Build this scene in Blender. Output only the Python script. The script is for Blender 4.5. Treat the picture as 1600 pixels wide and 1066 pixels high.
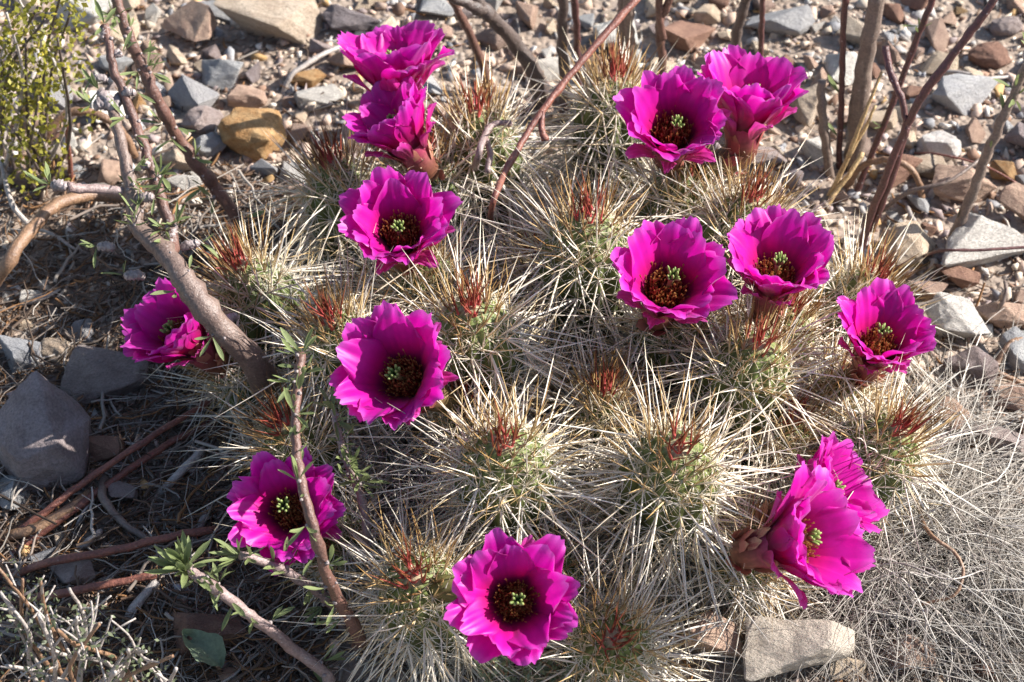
import bpy, bmesh, math, random
import numpy as np
from mathutils import Vector, Matrix, noise as mnoise

for o in list(bpy.data.objects):
    bpy.data.objects.remove(o)
SC = bpy.context.scene
COL = SC.collection
R = math.radians

# ------------------------------------------------------------------ camera
PITCH = R(48.0); DIST = 1.30; LENS = 79.0; SENSOR = 36.0
TGT = np.array([0.0, 0.0, 0.12])
CAM = TGT + DIST * np.array([0.0, -math.cos(PITCH), math.sin(PITCH)])
cd = bpy.data.cameras.new('camera'); cam = bpy.data.objects.new('camera', cd)
COL.objects.link(cam); SC.camera = cam
cam.location = CAM; cam.rotation_euler = (math.pi/2 - PITCH, 0, 0)
cd.lens = LENS; cd.sensor_width = SENSOR; cd.clip_start = 0.02; cd.clip_end = 200
cd.dof.use_dof = True; cd.dof.focus_distance = 1.27; cd.dof.aperture_fstop = 15.0

# ------------------------------------------------------------------ world, sun, exposure
SUN_DIR = Vector((0.93, 0.16, 0.62)).normalized()       # towards the sun
w = bpy.data.worlds.new('World'); SC.world = w; w.use_nodes = True
wn = w.node_tree.nodes; wl = w.node_tree.links
sky = wn.new('ShaderNodeTexSky'); sky.sky_type = 'NISHITA'; sky.sun_disc = False
sky.sun_elevation = math.asin(SUN_DIR.z); sky.sun_rotation = math.atan2(SUN_DIR.x, SUN_DIR.y)
wl.new(sky.outputs[0], wn['Background'].inputs[0]); wn['Background'].inputs[1].default_value = 0.085
sd = bpy.data.lights.new('sun', 'SUN'); sun = bpy.data.objects.new('sun', sd); COL.objects.link(sun)
sd.energy = 5.0; sd.angle = R(0.53); sd.color = (1.0, 0.955, 0.90)
sun.rotation_euler = (-SUN_DIR).to_track_quat('-Z', 'Y').to_euler(); sun.location = (1.5, 1.0, 2.0)
SC.view_settings.view_transform = 'Standard'; SC.view_settings.look = 'None'
SC.view_settings.exposure = 1.12; SC.view_settings.gamma = 1.0
SC.render.engine = 'CYCLES'

rng = np.random.default_rng(7); rnd = random.Random(11)

# ------------------------------------------------------------------ helpers
def ground_z(x, y):
    x = np.asarray(x, float); y = np.asarray(y, float)
    z = (0.0055*np.sin(9.1*x+1.3)*np.cos(7.7*y+0.4) + 0.004*np.sin(21*x+2.1+3*y)*np.sin(17*y+1.1)
         + 0.0015*np.sin(47*x+1.7)*np.sin(53*y+19*x))
    z = z + 0.018*np.exp(-((x-0.03)**2+(y-0.02)**2)/0.06)
    far = np.clip((np.hypot(x, y)-1.5)/6, 0, 1)
    return z + far*0.10*np.sin(0.9*x+0.5)*np.sin(0.7*y+1.0)
TW = math.tan(math.atan(SENSOR/2/LENS))
def ray(px, py):
    a = (px-800)/800*TW; b = -(py-533)/800*TW
    d = np.array([a, 0, 0]) + b*np.array([0, math.sin(PITCH), math.cos(PITCH)]) + np.array([0, math.cos(PITCH), -math.sin(PITCH)])
    return d/np.linalg.norm(d)
def P(px, py, z):
    d = ray(px, py); t = (z-CAM[2])/d[2]; return CAM + d*t
def PG(px, py, dz=0.0):
    z = 0.0
    for _ in range(5):
        p = P(px, py, z); z = float(ground_z(p[0], p[1])) + dz
    return P(px, py, z)
def PXM(p):                       # metres per picture pixel at point p
    return float(np.linalg.norm(np.asarray(p)-CAM))*TW/800
def to_px(p):
    v = np.asarray(p)-CAM
    f = v[..., 1]*math.cos(PITCH)-v[..., 2]*math.sin(PITCH); b = v[..., 1]*math.sin(PITCH)+v[..., 2]*math.cos(PITCH)
    return 800+v[..., 0]/f/TW*800, 533-b/f/TW*800

WL = {}                           # world position of every object's origin
def place(o, origin, parent=None):
    origin = np.asarray(origin, float)
    COL.objects.link(o)
    if parent is not None:
        o.parent = parent; o.location = origin - WL[parent.name]
    else:
        o.location = origin
    WL[o.name] = origin
    return o
def mesh_obj(name, V, F, mat, origin=None, parent=None, col=None, smooth=True):
    V = np.asarray(V, float)
    if origin is None: origin = V.mean(0)
    me = bpy.data.meshes.new(name)
    me.from_pydata([tuple(v) for v in (V-np.asarray(origin))], [], [tuple(f) for f in F])
    return finish(name, me, mat, origin, parent, col, smooth)
def finish(name, me, mat, origin, parent, col, smooth):
    if col is not None:
        at = me.color_attributes.new('col', 'FLOAT_COLOR', 'POINT')
        c = np.ones((len(me.vertices), 4), np.float32); c[:, :3] = col
        at.data.foreach_set('color', c.ravel())
    if smooth: me.polygons.foreach_set('use_smooth', np.ones(len(me.polygons), bool))
    if mat: me.materials.append(mat)
    me.update()
    return place(bpy.data.objects.new(name, me), origin, parent)
def big_mesh(name, V, F, mat, origin, parent=None, col=None, smooth=True):
    """V (n,3) float, F (m,k) int, all faces of one size"""
    me = bpy.data.meshes.new(name); m, k = F.shape
    me.vertices.add(len(V)); me.vertices.foreach_set('co', (V-np.asarray(origin)).astype(np.float32).ravel())
    me.loops.add(m*k); me.loops.foreach_set('vertex_index', F.astype(np.int32).ravel())
    me.polygons.add(m); me.polygons.foreach_set('loop_start', np.arange(0, m*k, k, dtype=np.int32))
    me.update(calc_edges=True)
    return finish(name, me, mat, origin, parent, col, smooth)
def norm(a): return a/np.maximum(np.linalg.norm(a, axis=-1, keepdims=True), 1e-9)
def strands(Pt, Rd, C, sides=3):
    """Pt (N,K,3) Rd (N,K) C (N,K,3) -> V, F(quads), col"""
    N, K, _ = Pt.shape
    T = norm(np.gradient(Pt, axis=1))
    ref = np.where(np.abs(T[:, :1, 2:3]) > 0.9, np.array([1., 0, 0]), np.array([0, 0, 1.]))
    A = norm(np.cross(T, np.broadcast_to(ref, T.shape))); B = np.cross(T, A)
    ang = np.arange(sides)*2*math.pi/sides
    V = (Pt[:, :, None] + Rd[:, :, None, None]*(A[:, :, None]*np.cos(ang)[None, None, :, None] + B[:, :, None]*np.sin(ang)[None, None, :, None]))
    idx = np.arange(N*K*sides).reshape(N, K, sides)
    a = idx[:, :-1]; b = idx[:, 1:]
    F = np.stack([a, np.roll(a, -1, 2), np.roll(b, -1, 2), b], -1).reshape(-1, 4)
    cc = np.repeat(C[:, :, None], sides, 2)
    return V.reshape(-1, 3), F, cc.reshape(-1, 3)
def catmull(pts, n):
    pts = [np.asarray(p, float) for p in pts]
    pts = [2*pts[0]-pts[1]] + pts + [2*pts[-1]-pts[-2]]
    out = []
    for i in range(1, len(pts)-2):
        p0, p1, p2, p3 = pts[i-1:i+3]
        for k in range(n):
            t = k/n
            out.append(0.5*(2*p1+(p2-p0)*t+(2*p0-5*p1+4*p2-p3)*t*t+(3*p1-p0-3*p2+p3)*t**3))
    out.append(pts[-2]); return np.array(out)
def tube_vf(pts, rad, sides=8, rough=0.0, seed=0):
    pts = np.asarray(pts); K = len(pts); rad = np.asarray(rad)
    T = norm(np.gradient(pts, axis=0)); a = np.cross(T[0], [0.31, 0.52, 0.8]); a /= np.linalg.norm(a)
    r = np.random.default_rng(seed); V = []; F = []
    for i in range(K):
        a = a-T[i]*np.dot(a, T[i]); a /= np.linalg.norm(a); b = np.cross(T[i], a)
        for s in range(sides):
            t = 2*math.pi*s/sides; q = rad[i]*(1+rough*r.uniform(-1, 1))
            V.append(pts[i]+q*(a*math.cos(t)+b*math.sin(t)))
    for i in range(K-1):
        for s in range(sides):
            F.append((i*sides+s, i*sides+(s+1) % sides, (i+1)*sides+(s+1) % sides, (i+1)*sides+s))
    F.append(tuple(range(sides-1, -1, -1))); F.append(tuple((K-1)*sides+s for s in range(sides)))
    return np.array(V), F
def tag(o, label=None, cat=None, group=None, kind=None):
    if label: o['label'] = label
    if cat: o['category'] = cat
    if group: o['group'] = group
    if kind: o['kind'] = kind
    return o
def empty(name, loc):
    o = bpy.data.objects.new(name, None); o.empty_display_size = 0.02
    return place(o, loc)

# ------------------------------------------------------------------ materials
def mat(name):
    m = bpy.data.materials.new(name); m.use_nodes = True
    nt = m.node_tree; b = nt.nodes['Principled BSDF']
    return m, nt, nt.nodes, nt.links, b
def nd(nodes, t, **kw):
    n = nodes.new(t)
    for k, v in kw.items(): setattr(n, k, v)
    return n
def mixc(nt, fac, a, b, mode='MIX'):
    n = nt.nodes.new('ShaderNodeMix'); n.data_type = 'RGBA'; n.blend_type = mode
    for s, v in ((n.inputs[0], fac), (n.inputs[6], a), (n.inputs[7], b)):
        if isinstance(v, bpy.types.NodeSocket): nt.links.new(v, s)
        else: s.default_value = v if not isinstance(v, tuple) else (*v, 1)[:4]
    return n.outputs[2]
def ramp(nt, fac, stops):
    n = nt.nodes.new('ShaderNodeValToRGB'); nt.links.new(fac, n.inputs[0])
    e = n.color_ramp.elements
    while len(e) > 1: e.remove(e[-1])
    for i, (p, c) in enumerate(stops):
        if isinstance(c, (int, float)): c = (c, c, c)
        x = e[0] if i == 0 else e.new(p)
        x.position = p; x.color = (*c, 1)
    return n.outputs[0]
def texco(nt, which='Object', obj_rand=False):
    c = nt.nodes.new('ShaderNodeTexCoord').outputs[which]
    if obj_rand:
        oi = nt.nodes.new('ShaderNodeObjectInfo'); v = nt.nodes.new('ShaderNodeVectorMath'); v.operation = 'MULTIPLY_ADD'
        nt.links.new(oi.outputs['Random'], v.inputs[0]); v.inputs[1].default_value = (13.7, 7.3, 5.1); nt.links.new(c, v.inputs[2])
        return v.outputs[0]
    return c
def tex_noise(nt, co, scale, detail=4, rough=0.6):
    n = nt.nodes.new('ShaderNodeTexNoise'); nt.links.new(co, n.inputs['Vector'])
    n.inputs['Scale'].default_value = scale; n.inputs['Detail'].default_value = detail; n.inputs['Roughness'].default_value = rough
    return n.outputs[0]
def tex_voro(nt, co, scale, feature='F1', out=0):
    n = nt.nodes.new('ShaderNodeTexVoronoi'); n.feature = feature; nt.links.new(co, n.inputs['Vector'])
    n.inputs['Scale'].default_value = scale
    return n.outputs[out]
def bump(nt, h, strength, dist, b):
    n = nt.nodes.new('ShaderNodeBump'); nt.links.new(h, n.inputs['Height'])
    n.inputs['Strength'].default_value = strength; n.inputs['Distance'].default_value = dist
    nt.links.new(n.outputs[0], b.inputs['Normal'])
def stone_mat(name, base, alt, spots=(0.08, 0.07, 0.065), spot=0.35):
    m, nt, ns, ln, b = mat(name); co = texco(nt, 'Object', True)
    n1 = tex_noise(nt, co, 2.0, 6, 0.68); n2 = tex_noise(nt, co, 19, 5, 0.75); n3 = tex_noise(nt, co, 7, 5, 0.7)
    c = mixc(nt, ramp(nt, n1, [(0.36, 0), (0.62, 1)]), base, alt)
    oi = ns.new('ShaderNodeObjectInfo')
    c = mixc(nt, 1.0, c, ramp(nt, oi.outputs['Random'], [(0, (0.70, 0.71, 0.73)), (0.3, (0.92, 0.86, 0.82)), (0.6, (1.08, 1.04, 0.98)), (1, (1.25, 1.18, 1.12))]), 'MULTIPLY')
    c = mixc(nt, 1.0, c, ramp(nt, n2, [(0.32, 0.62), (0.52, 1.0), (0.7, 1.25)]), 'MULTIPLY')
    f = ramp(nt, n3, [(0.58, 0), (0.72, spot)])
    c = mixc(nt, f, c, spots)
    ln.new(c, b.inputs['Base Color']); b.inputs['Roughness'].default_value = 0.88; b.inputs['Specular IOR Level'].default_value = 0.25
    h = mixc(nt, 0.35, n3, n2); bump(nt, h, 0.9, 0.006, b)
    return m
_sm = stone_mat
def stone_mat(n, a, b, **k): return _sm(n, tuple(min(.82, x*1.22) for x in a), tuple(x*1.15 for x in b), **k)
STONE = {
 'pinkish tan': stone_mat('stone_pink_tan', (0.46, 0.34, 0.265), (0.36, 0.25, 0.20)),
 'cream': stone_mat('stone_cream', (0.60, 0.51, 0.40), (0.48, 0.385, 0.29)),
 'pale grey': stone_mat('stone_pale_grey', (0.56, 0.55, 0.52), (0.43, 0.42, 0.40)),
 'blue-grey': stone_mat('stone_blue_grey', (0.30, 0.31, 0.33), (0.40, 0.41, 0.42)),
 'mauve grey': stone_mat('stone_mauve', (0.35, 0.30, 0.295), (0.27, 0.22, 0.21)),
 'ochre': stone_mat('stone_ochre', (0.47, 0.33, 0.18), (0.36, 0.20, 0.085)),
 'reddish brown': stone_mat('stone_brown', (0.29, 0.18, 0.135), (0.22, 0.13, 0.10)),
 'dark grey': stone_mat('stone_dark', (0.27, 0.235, 0.225), (0.20, 0.17, 0.165)),
 'whitish': stone_mat('stone_whitish', (0.64, 0.57, 0.47), (0.55, 0.48, 0.39), spot=0.2),
 'white': stone_mat('stone_white', (0.76, 0.75, 0.72), (0.66, 0.64, 0.60), spot=0.1),
}
def attr_mat(name, rough=0.6, spec=0.3, transl=0.0, noise_scale=0, bumpd=0.0, sheen=0.0, lo=0.75, hi=1.15):
    m, nt, ns, ln, b = mat(name)
    a = ns.new('ShaderNodeAttribute'); a.attribute_name = 'col'; c = a.outputs['Color']
    if noise_scale:
        n = tex_noise(nt, texco(nt), noise_scale, 4, 0.6)
        c = mixc(nt, 1.0, c, ramp(nt, n, [(0.3, lo), (0.7, hi)]), 'MULTIPLY')
        if bumpd: bump(nt, n, 0.5, bumpd, b)
    ln.new(c, b.inputs['Base Color']); b.inputs['Roughness'].default_value = rough; b.inputs['Specular IOR Level'].default_value = spec
    if sheen: b.inputs['Sheen Weight'].default_value = sheen; b.inputs['Sheen Roughness'].default_value = 0.4
    if transl:
        t = ns.new('ShaderNodeBsdfTranslucent'); ln.new(c, t.inputs[0])
        mx = ns.new('ShaderNodeMixShader'); mx.inputs[0].default_value = transl
        ln.new(b.outputs[0], mx.inputs[1]); ln.new(t.outputs[0], mx.inputs[2]); ln.new(mx.outputs[0], ns['Material Output'].inputs[0])
    return m
M_spine = attr_mat('cactus_spine', 0.42, 0.45, 0.10)
M_grav = attr_mat('gravel', 0.9, 0.2, 0, 400, 0.001)
M_fibre = attr_mat('dry_fibre', 0.75, 0.25)
M_petal = attr_mat('petal', 0.42, 0.36, 0.48, 160, 0.0, 0.12, 0.88, 1.06)
M_bract = attr_mat('bract', 0.5, 0.3, 0.15, 300, 0.0004)
M_stamen = attr_mat('stamen', 0.7, 0.2, 0.15)
M_stem = attr_mat('cactus_skin', 0.55, 0.35, 0, 220, 0.0006)
M_leaf = attr_mat('shrub_leaf', 0.5, 0.35, 0.3, 500, 0.0003)

def bark_mat(name, c0, c1, speck=(0.55, 0.5, 0.48), amount=0.5, scale=260, stretch=True):
    m, nt, ns, ln, b = mat(name); co = texco(nt)
    n1 = tex_noise(nt, co, 70, 5, 0.65); n2 = tex_noise(nt, co, 650, 3, 0.6)
    c = mixc(nt, ramp(nt, n1, [(0.35, 0), (0.65, 1)]), c0, c1)
    c = mixc(nt, 1.0, c, ramp(nt, n2, [(0.3, 0.65), (0.7, 1.25)]), 'MULTIPLY')
    v = tex_voro(nt, co, scale)
    f = ramp(nt, v, [(0.0, amount), (0.10, amount*.8), (0.22, 0)])
    f2 = nt.nodes.new('ShaderNodeMath'); f2.operation = 'MULTIPLY'; ln.new(f, f2.inputs[0]); ln.new(ramp(nt, tex_noise(nt, co, 190, 2), [(0.45, 0), (0.6, 1)]), f2.inputs[1]); f = f2.outputs[0]
    c = mixc(nt, f, c, speck)
    ln.new(c, b.inputs['Base Color']); b.inputs['Roughness'].default_value = 0.46; b.inputs['Specular IOR Level'].default_value = 0.5
    bump(nt, mixc(nt, 0.7, n2, n1), 0.9, 0.0022, b)
    return m
M_bark = bark_mat('bark_brown', (0.175, 0.090, 0.068), (0.11, 0.058, 0.046))
M_bark_grey = bark_mat('bark_grey_brown', (0.235, 0.18, 0.145), (0.16, 0.115, 0.095), amount=0.35)
M_bark_main = bark_mat('bark_main', (0.205, 0.145, 0.118), (0.15, 0.10, 0.082), amount=0.35)
M_bark_dark = bark_mat('bark_dark', (0.075, 0.055, 0.048), (0.12, 0.09, 0.078), amount=0.3)
M_bark_red = bark_mat('bark_red', (0.26, 0.10, 0.066), (0.16, 0.06, 0.046), amount=0.3)
M_bark_maroon = bark_mat('bark_maroon', (0.13, 0.05, 0.045), (0.085, 0.038, 0.035), amount=0.55)
M_bark_tan = bark_mat('bark_tan', (0.28, 0.165, 0.095), (0.20, 0.115, 0.07), amount=0.2)
M_bark_mauve = bark_mat('bark_mauve', (0.31, 0.235, 0.22), (0.235, 0.155, 0.14), amount=0.6)
M_dead = bark_mat('dead_wood', (0.46, 0.41, 0.37), (0.33, 0.285, 0.255), amount=0.0)
M_knob = bark_mat('spur_bark', (0.38, 0.32, 0.305), (0.19, 0.145, 0.14), speck=(0.1, 0.08, 0.08), amount=0.7, scale=480)
M_straw = bark_mat('straw', (0.56, 0.40, 0.20), (0.38, 0.24, 0.11), amount=0.0)

def ground_mat():
    m, nt, ns, ln, b = mat('desert_soil'); co = texco(nt)
    n1 = tex_noise(nt, co, 9, 6, 0.6); n2 = tex_noise(nt, co, 130, 5, 0.7)
    vn = ns.new('ShaderNodeTexVoronoi'); ln.new(co, vn.inputs['Vector']); vn.inputs['Scale'].default_value = 170
    c = mixc(nt, ramp(nt, n1, [(0.35, 0), (0.65, 1)]), (0.36, 0.29, 0.235), (0.26, 0.20, 0.155))
    c = mixc(nt, 1.0, c, ramp(nt, n2, [(0.3, 0.6), (0.7, 1.35)]), 'MULTIPLY')
    peb = ramp(nt, vn.outputs['Color'], [(0, (0.20, 0.145, 0.11)), (0.5, (0.34, 0.265, 0.21)), (1, (0.45, 0.40, 0.36))])
    c = mixc(nt, ramp(nt, vn.outputs['Distance'], [(0.25, 0.7), (0.5, 0)]), c, peb)
    ln.new(c, b.inputs['Base Color']); b.inputs['Roughness'].default_value = 0.95; b.inputs['Specular IOR Level'].default_value = 0.15
    h = mixc(nt, 0.6, n2, ramp(nt, vn.outputs['Distance'], [(0, 1), (0.6, 0)])); bump(nt, h, 0.9, 0.004, b)
    return m

# ------------------------------------------------------------------ ground
u = np.linspace(-1, 1, 300); g1 = 0.62*np.sinh(4.4*u); g1 = g1/np.abs(g1).max()*30
gx, gy = np.meshgrid(g1, g1+0.12, indexing='ij')
gz = ground_z(gx, gy); n = len(u)
gi = np.arange(n*n).reshape(n, n)
gF = np.stack([gi[:-1, :-1], gi[1:, :-1], gi[1:, 1:], gi[:-1, 1:]], -1).reshape(-1, 4)
tag(big_mesh('ground', np.stack([gx, gy, gz], -1).reshape(-1, 3), gF, ground_mat(), (0, 0, 0)), kind='structure')

# ------------------------------------------------------------------ cactus clump : stems
# tip px, tip py, tip height, radius, spine amount
TIPS = [(745,168,.115,0.0243), (962,118,.115,0.0234), (515,250,.10,0.0234), (370,412,.095,0.0243), (515,497,.125,0.0225),
        (735,478,.15,0.0252), (920,335,.15,0.0261), (1178,308,.13,0.0261), (1187,533,.135,0.0261), (1372,432,.085,0.0234),
        (945,608,.105,0.0180), (785,690,.15,0.0261), (1060,698,.148,0.0261), (1408,668,.095,0.0243), (645,898,.11,0.0252),
        (960,996,.085,0.0243), (436,660,.08,0.0243),
        # stems whose tips are hidden by their flowers or by spines
        (655,400,.105,0.0234), (660,232,.10,0.0234), (1070,480,.115,0.0234), (1235,480,.105,0.0225), (1075,262,.11,0.0234),
        (1330,590,.07,0.0216), (1240,650,.085,0.0216), (720,620,.10,0.0207), (850,880,.075,0.0225), (500,850,.045,0.0198),
        (1190,860,.07,0.0198), (850,400,.085,0.0198), (340,560,.045,0.0198), (1290,720,.055,0.0198)]
N_VIS = 17
cx, cy = 0.03, 0.03
cactus = empty('hedgehog_cactus', (cx, cy, float(ground_z(cx, cy))))
tag(cactus, 'clump of spiny green hedgehog cactus stems covered in large magenta flowers', 'cactus')
NR = 13
def hexmix(a, b, t): return a*(1-t)+b*t
RED = np.array([.76, .10, .12]); PINK = np.array([.78, .36, .32]); BROWN = np.array([.20, .085, .028]); TAN = np.array([.46, .27, .085])
GOLD = np.array([.68, .50, .24]); CREAM = np.array([.84, .74, .54]); PALE = np.array([.88, .83, .74]); GREY = np.array([.50, .46, .42])
STEMS = []
class Stem: pass
def build_stem(i, px, py, z, r):
    rg = np.random.default_rng(100+i)
    T = P(px, py, z); c = np.array([cx, cy])
    bxy = c + (T[:2]-c)*(0.82 if i != 10 else 0.95)
    Bz = float(ground_z(bxy[0], bxy[1]))-0.012
    B = np.array([bxy[0], bxy[1], Bz])
    ax = T-B; Ln = np.linalg.norm(ax); ax = ax/Ln
    uu = np.cross(ax, [0, 1, 0.2]); uu /= np.linalg.norm(uu); vv = np.cross(ax, uu)
    dome = min(r*1.55, Ln*0.5); body = Ln-dome
    s = Stem(); s.B, s.T, s.ax, s.u, s.v, s.r, s.Ln, s.dome, s.body = B, T, ax, uu, vv, r, Ln, dome, body
    tw = rg.uniform(0, 6.28)
    def prof(h):                       # radius at axial height h
        h = np.asarray(h, float)
        q = np.clip((h-body)/dome, 0, 1)
        return np.where(h < body, r*(0.86+0.14*np.clip(h/body, 0, 1)), r*np.maximum(1-q*q, 0)**.62)
    s.prof = prof
    # body mesh
    hs = np.concatenate([np.linspace(0, body, 12), body+dome*np.sin(np.linspace(0.12, math.pi/2*0.97, 9))])
    nth = NR*4; th = np.arange(nth)*2*math.pi/nth
    V = []; C = []
    for h in hs:
        rr = prof(h)
        ribm = 1+0.10*np.cos(NR*th)*(0.4+0.6*min(1, rr/r*1.2))
        tub = 1+0.025*np.sin(h*2*math.pi/0.009)
        for k in range(nth):
            q = rr*ribm[k]*tub
            V.append(B+ax*h+q*(uu*math.cos(th[k]+tw)+vv*math.sin(th[k]+tw)))
            a = min(1, (Ln-h)/0.05)
            g = np.array([.20, .25, .07])*(1-a)+np.array([.085, .105, .032])*a
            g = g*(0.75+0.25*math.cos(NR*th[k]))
            if rr < r*.22: g = g*0.4+np.array([.55, .42, .30])*0.6
            C.append(g*rg.uniform(0.85, 1.15))
    K = len(hs); F = []
    for a in range(K-1):
        for k in range(nth): F.append((a*nth+k, a*nth+(k+1) % nth, (a+1)*nth+(k+1) % nth, (a+1)*nth+k))
    F.append(tuple((K-1)*nth+k for k in range(nth)))
    so = mesh_obj('cactus_stem', V, F, M_stem, B, cactus, np.array(C))
    s.o = so
    # areoles
    PT = []; RD = []; CC = []; singles = []
    def add(p0, d, L, rad, bend, c0, c1, c2, cand=False, tm=.5):
        d = d/np.linalg.norm(d)
        p1 = p0+d*L*tm+bend*tm*tm*L; p2 = p0+d*L+bend*L
        item = (np.array([p0, p1, p2]), np.array([rad, rad*0.8, rad*0.12]), np.array([c0, c1, c2]))
        if cand: singles.append(item)
        else: PT.append(item[0]); RD.append(item[1]); CC.append(item[2])
    # young growth on the dome: upright brown spines with red bases, in a spiral
    NY = 54; DARK = np.array([.12, .048, .016])
    for n in range(NY):
        q = math.sqrt((n+.3)/NY)*.72; h = body+dome*math.cos(q*math.pi/2)**.9; th_ = n*2.39996+tw
        rad_ = uu*math.cos(th_)+vv*math.sin(th_); tan_ = -uu*math.sin(th_)+vv*math.cos(th_)
        y = n/NY; p = B+ax*h+rad_*float(prof(h))*(.62+.38*min(1, y/.3))
        for j in range(4 if .12 < y < .4 else (3 if y < .5 else 2)):
            d = ax*rg.uniform(.9, 1.3)+rad_*(y*rg.uniform(.5, 1.7)+rg.normal(0, .10))+tan_*rg.normal(0, .28)+rg.normal(0, .08, 3)
            L = rg.uniform(.018, .036)*(.85+.35*y); f = rg.uniform(.75, 1.3); rad = rg.uniform(.00042, .00062)
            if y < .17:
                c0 = hexmix(RED, PINK, rg.uniform(0, .4)); c1 = hexmix(RED, DARK, rg.uniform(.5, .95)); c2 = hexmix(DARK, BROWN, rg.uniform(0, 1))*f; rad = rg.uniform(.00062, .00085)
            else:
                c0 = hexmix(GOLD, PINK if y < .35 else CREAM, rg.uniform(0, .7)); c1 = hexmix(DARK if y < .4 else BROWN, GOLD, rg.uniform(.0, .9))*f; c2 = hexmix(DARK, TAN, rg.uniform(.2, 1))*f
                if y > .45 and rg.random() < .5: c0, c1, c2 = CREAM*f, PALE*f, CREAM*f; L *= 1.35
            add(p-ax*.001, d, L, rad, rg.normal(0, .05, 3), c0, c1, c2, y > .6 and rg.random() < .04, .35 if y < .35 else .5)
        if y > .2:
            for j in range(8):
                a_ = rg.uniform(0, 6.28); nn = norm(rad_+ax*.8); d = tan_*math.cos(a_)+np.cross(tan_, nn)*math.sin(a_)+nn*.5
                add(p, d, rg.uniform(.006, .013), .00026, rg.normal(0, .05, 3), PALE, CREAM, GOLD)
    # arc length from apex downwards, rib by rib
    arc = dome*1.25*.68; row = 0; total = Ln-0.02+0.012
    while arc < total:
        if arc < dome*1.25:
            q = arc/(dome*1.25); h = body+dome*math.cos(q*math.pi/2)**.9; nt_ = math.sin(q*math.pi/2)
        else:
            h = body-(arc-dome*1.25); nt_ = 1.0
        if h < 0.004: break
        rr = float(prof(h))
        for k in range(NR):
            th_ = 2*math.pi*k/NR+tw+rg.uniform(-.05, .05)
            rad_ = uu*math.cos(th_)+vv*math.sin(th_); tan_ = -uu*math.sin(th_)+vv*math.cos(th_)
            nrm = rad_*nt_+ax*(math.sqrt(max(0, 1-nt_*nt_))+0.02); nrm /= np.linalg.norm(nrm)
            dn = np.cross(tan_, nrm); dn = dn if np.dot(dn, ax) < 0 else -dn         # downwards along rib
            hh = h+rg.uniform(-.0025, .0025)
            p = B+ax*hh+rad_*(rr*1.09)
            if True:
                t = min(1, max(0, (arc-0.028)/0.030)); old = min(1, max(0, (arc-0.095)/0.06))
                base = hexmix(hexmix(GOLD, CREAM, t), hexmix(PALE, GREY, rg.uniform(.2, .9)), old*0.8)
                tipc = hexmix(hexmix(TAN, GOLD*1.1, t), GREY*1.1, old*0.8)
                nlong = 2 if (arc < .09 and rg.random() < .75) else 1
                ncen = nlong+(3 if rg.random() < .6 else 2)
                for j in range(ncen):
                    if j < nlong: d = nrm*.8+dn*rg.uniform(.1, 1.1)+tan_*rg.normal(0, .45); L = rg.uniform(.036, .074); rad = rg.uniform(.00048, .00074); cb = hexmix(base, PALE, rg.uniform(.5, 1)); ct = hexmix(tipc, PALE, rg.uniform(.4, 1)); bd = .03
                    else:
                        d = nrm*rg.uniform(.6, 1)+tan_*rg.normal(0, .7)-dn*rg.normal(.15, .55); L = rg.uniform(.015, .042); rad = rg.uniform(.00034, .00052); bd = .06
                        f = rg.uniform(.7, 1.15); cb = base*f; ct = tipc*f
                        if rg.random() < .45: cb = hexmix(cb, PALE, .7); ct = hexmix(ct, CREAM, .5)
                    L *= (1 if arc < .1 else .85)
                    bend = rg.normal(0, bd, 3)+np.array([0, 0, -.02])
                    add(p, d, L, rad, bend, cb, hexmix(cb, ct, .45), ct, (j == 0 and arc < .075 and rg.random() < .32))
                for j in range(8):
                    a_ = j*2*math.pi/8+rg.uniform(-.3, .3); d = tan_*math.cos(a_)+dn*math.sin(a_)+nrm*rg.uniform(.15, .45)
                    cb = hexmix(PALE, GREY, old*.7)*rg.uniform(.75, 1.1)
                    add(p, d, rg.uniform(.008, .016), rg.uniform(.00020, .00030), rg.normal(0, .06, 3), cb, cb, cb*.95)
        arc += 0.0088; row += 1
    # woolly tuft on the growing tip
    for j in range(150):
        a_ = rg.uniform(0, 6.28); q = .010*math.sqrt(rg.uniform(0, 1)); d = ax+(uu*math.cos(a_)+vv*math.sin(a_))*rg.uniform(.2, 1.3)
        cw = hexmix(PINK, np.array([.88, .82, .70]), rg.uniform(.3, 1))
        add(T-ax*(.003+q*.55)+(uu*math.cos(a_)+vv*math.sin(a_))*q, d, rg.uniform(.003, .0060), .00045, rg.normal(0, .1, 3), cw, cw, cw)
    cap = 16 if i < N_VIS else 2
    rg.shuffle(singles)
    for it in singles[cap:]: PT.append(it[0]); RD.append(it[1]); CC.append(it[2])
    for it in singles[:cap]:
        V, F, c = strands(it[0][None], it[1][None], it[2][None], 4)
        big_mesh('spine', V, F, M_spine, it[0][0], so, c)
    V, F, c = strands(np.array(PT), np.array(RD), np.array(CC))
    tag(big_mesh('spines', V, F, M_spine, B, so, c), kind='stuff')
    STEMS.append(s)
for i, a in enumerate(TIPS): build_stem(i, *a)

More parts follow.
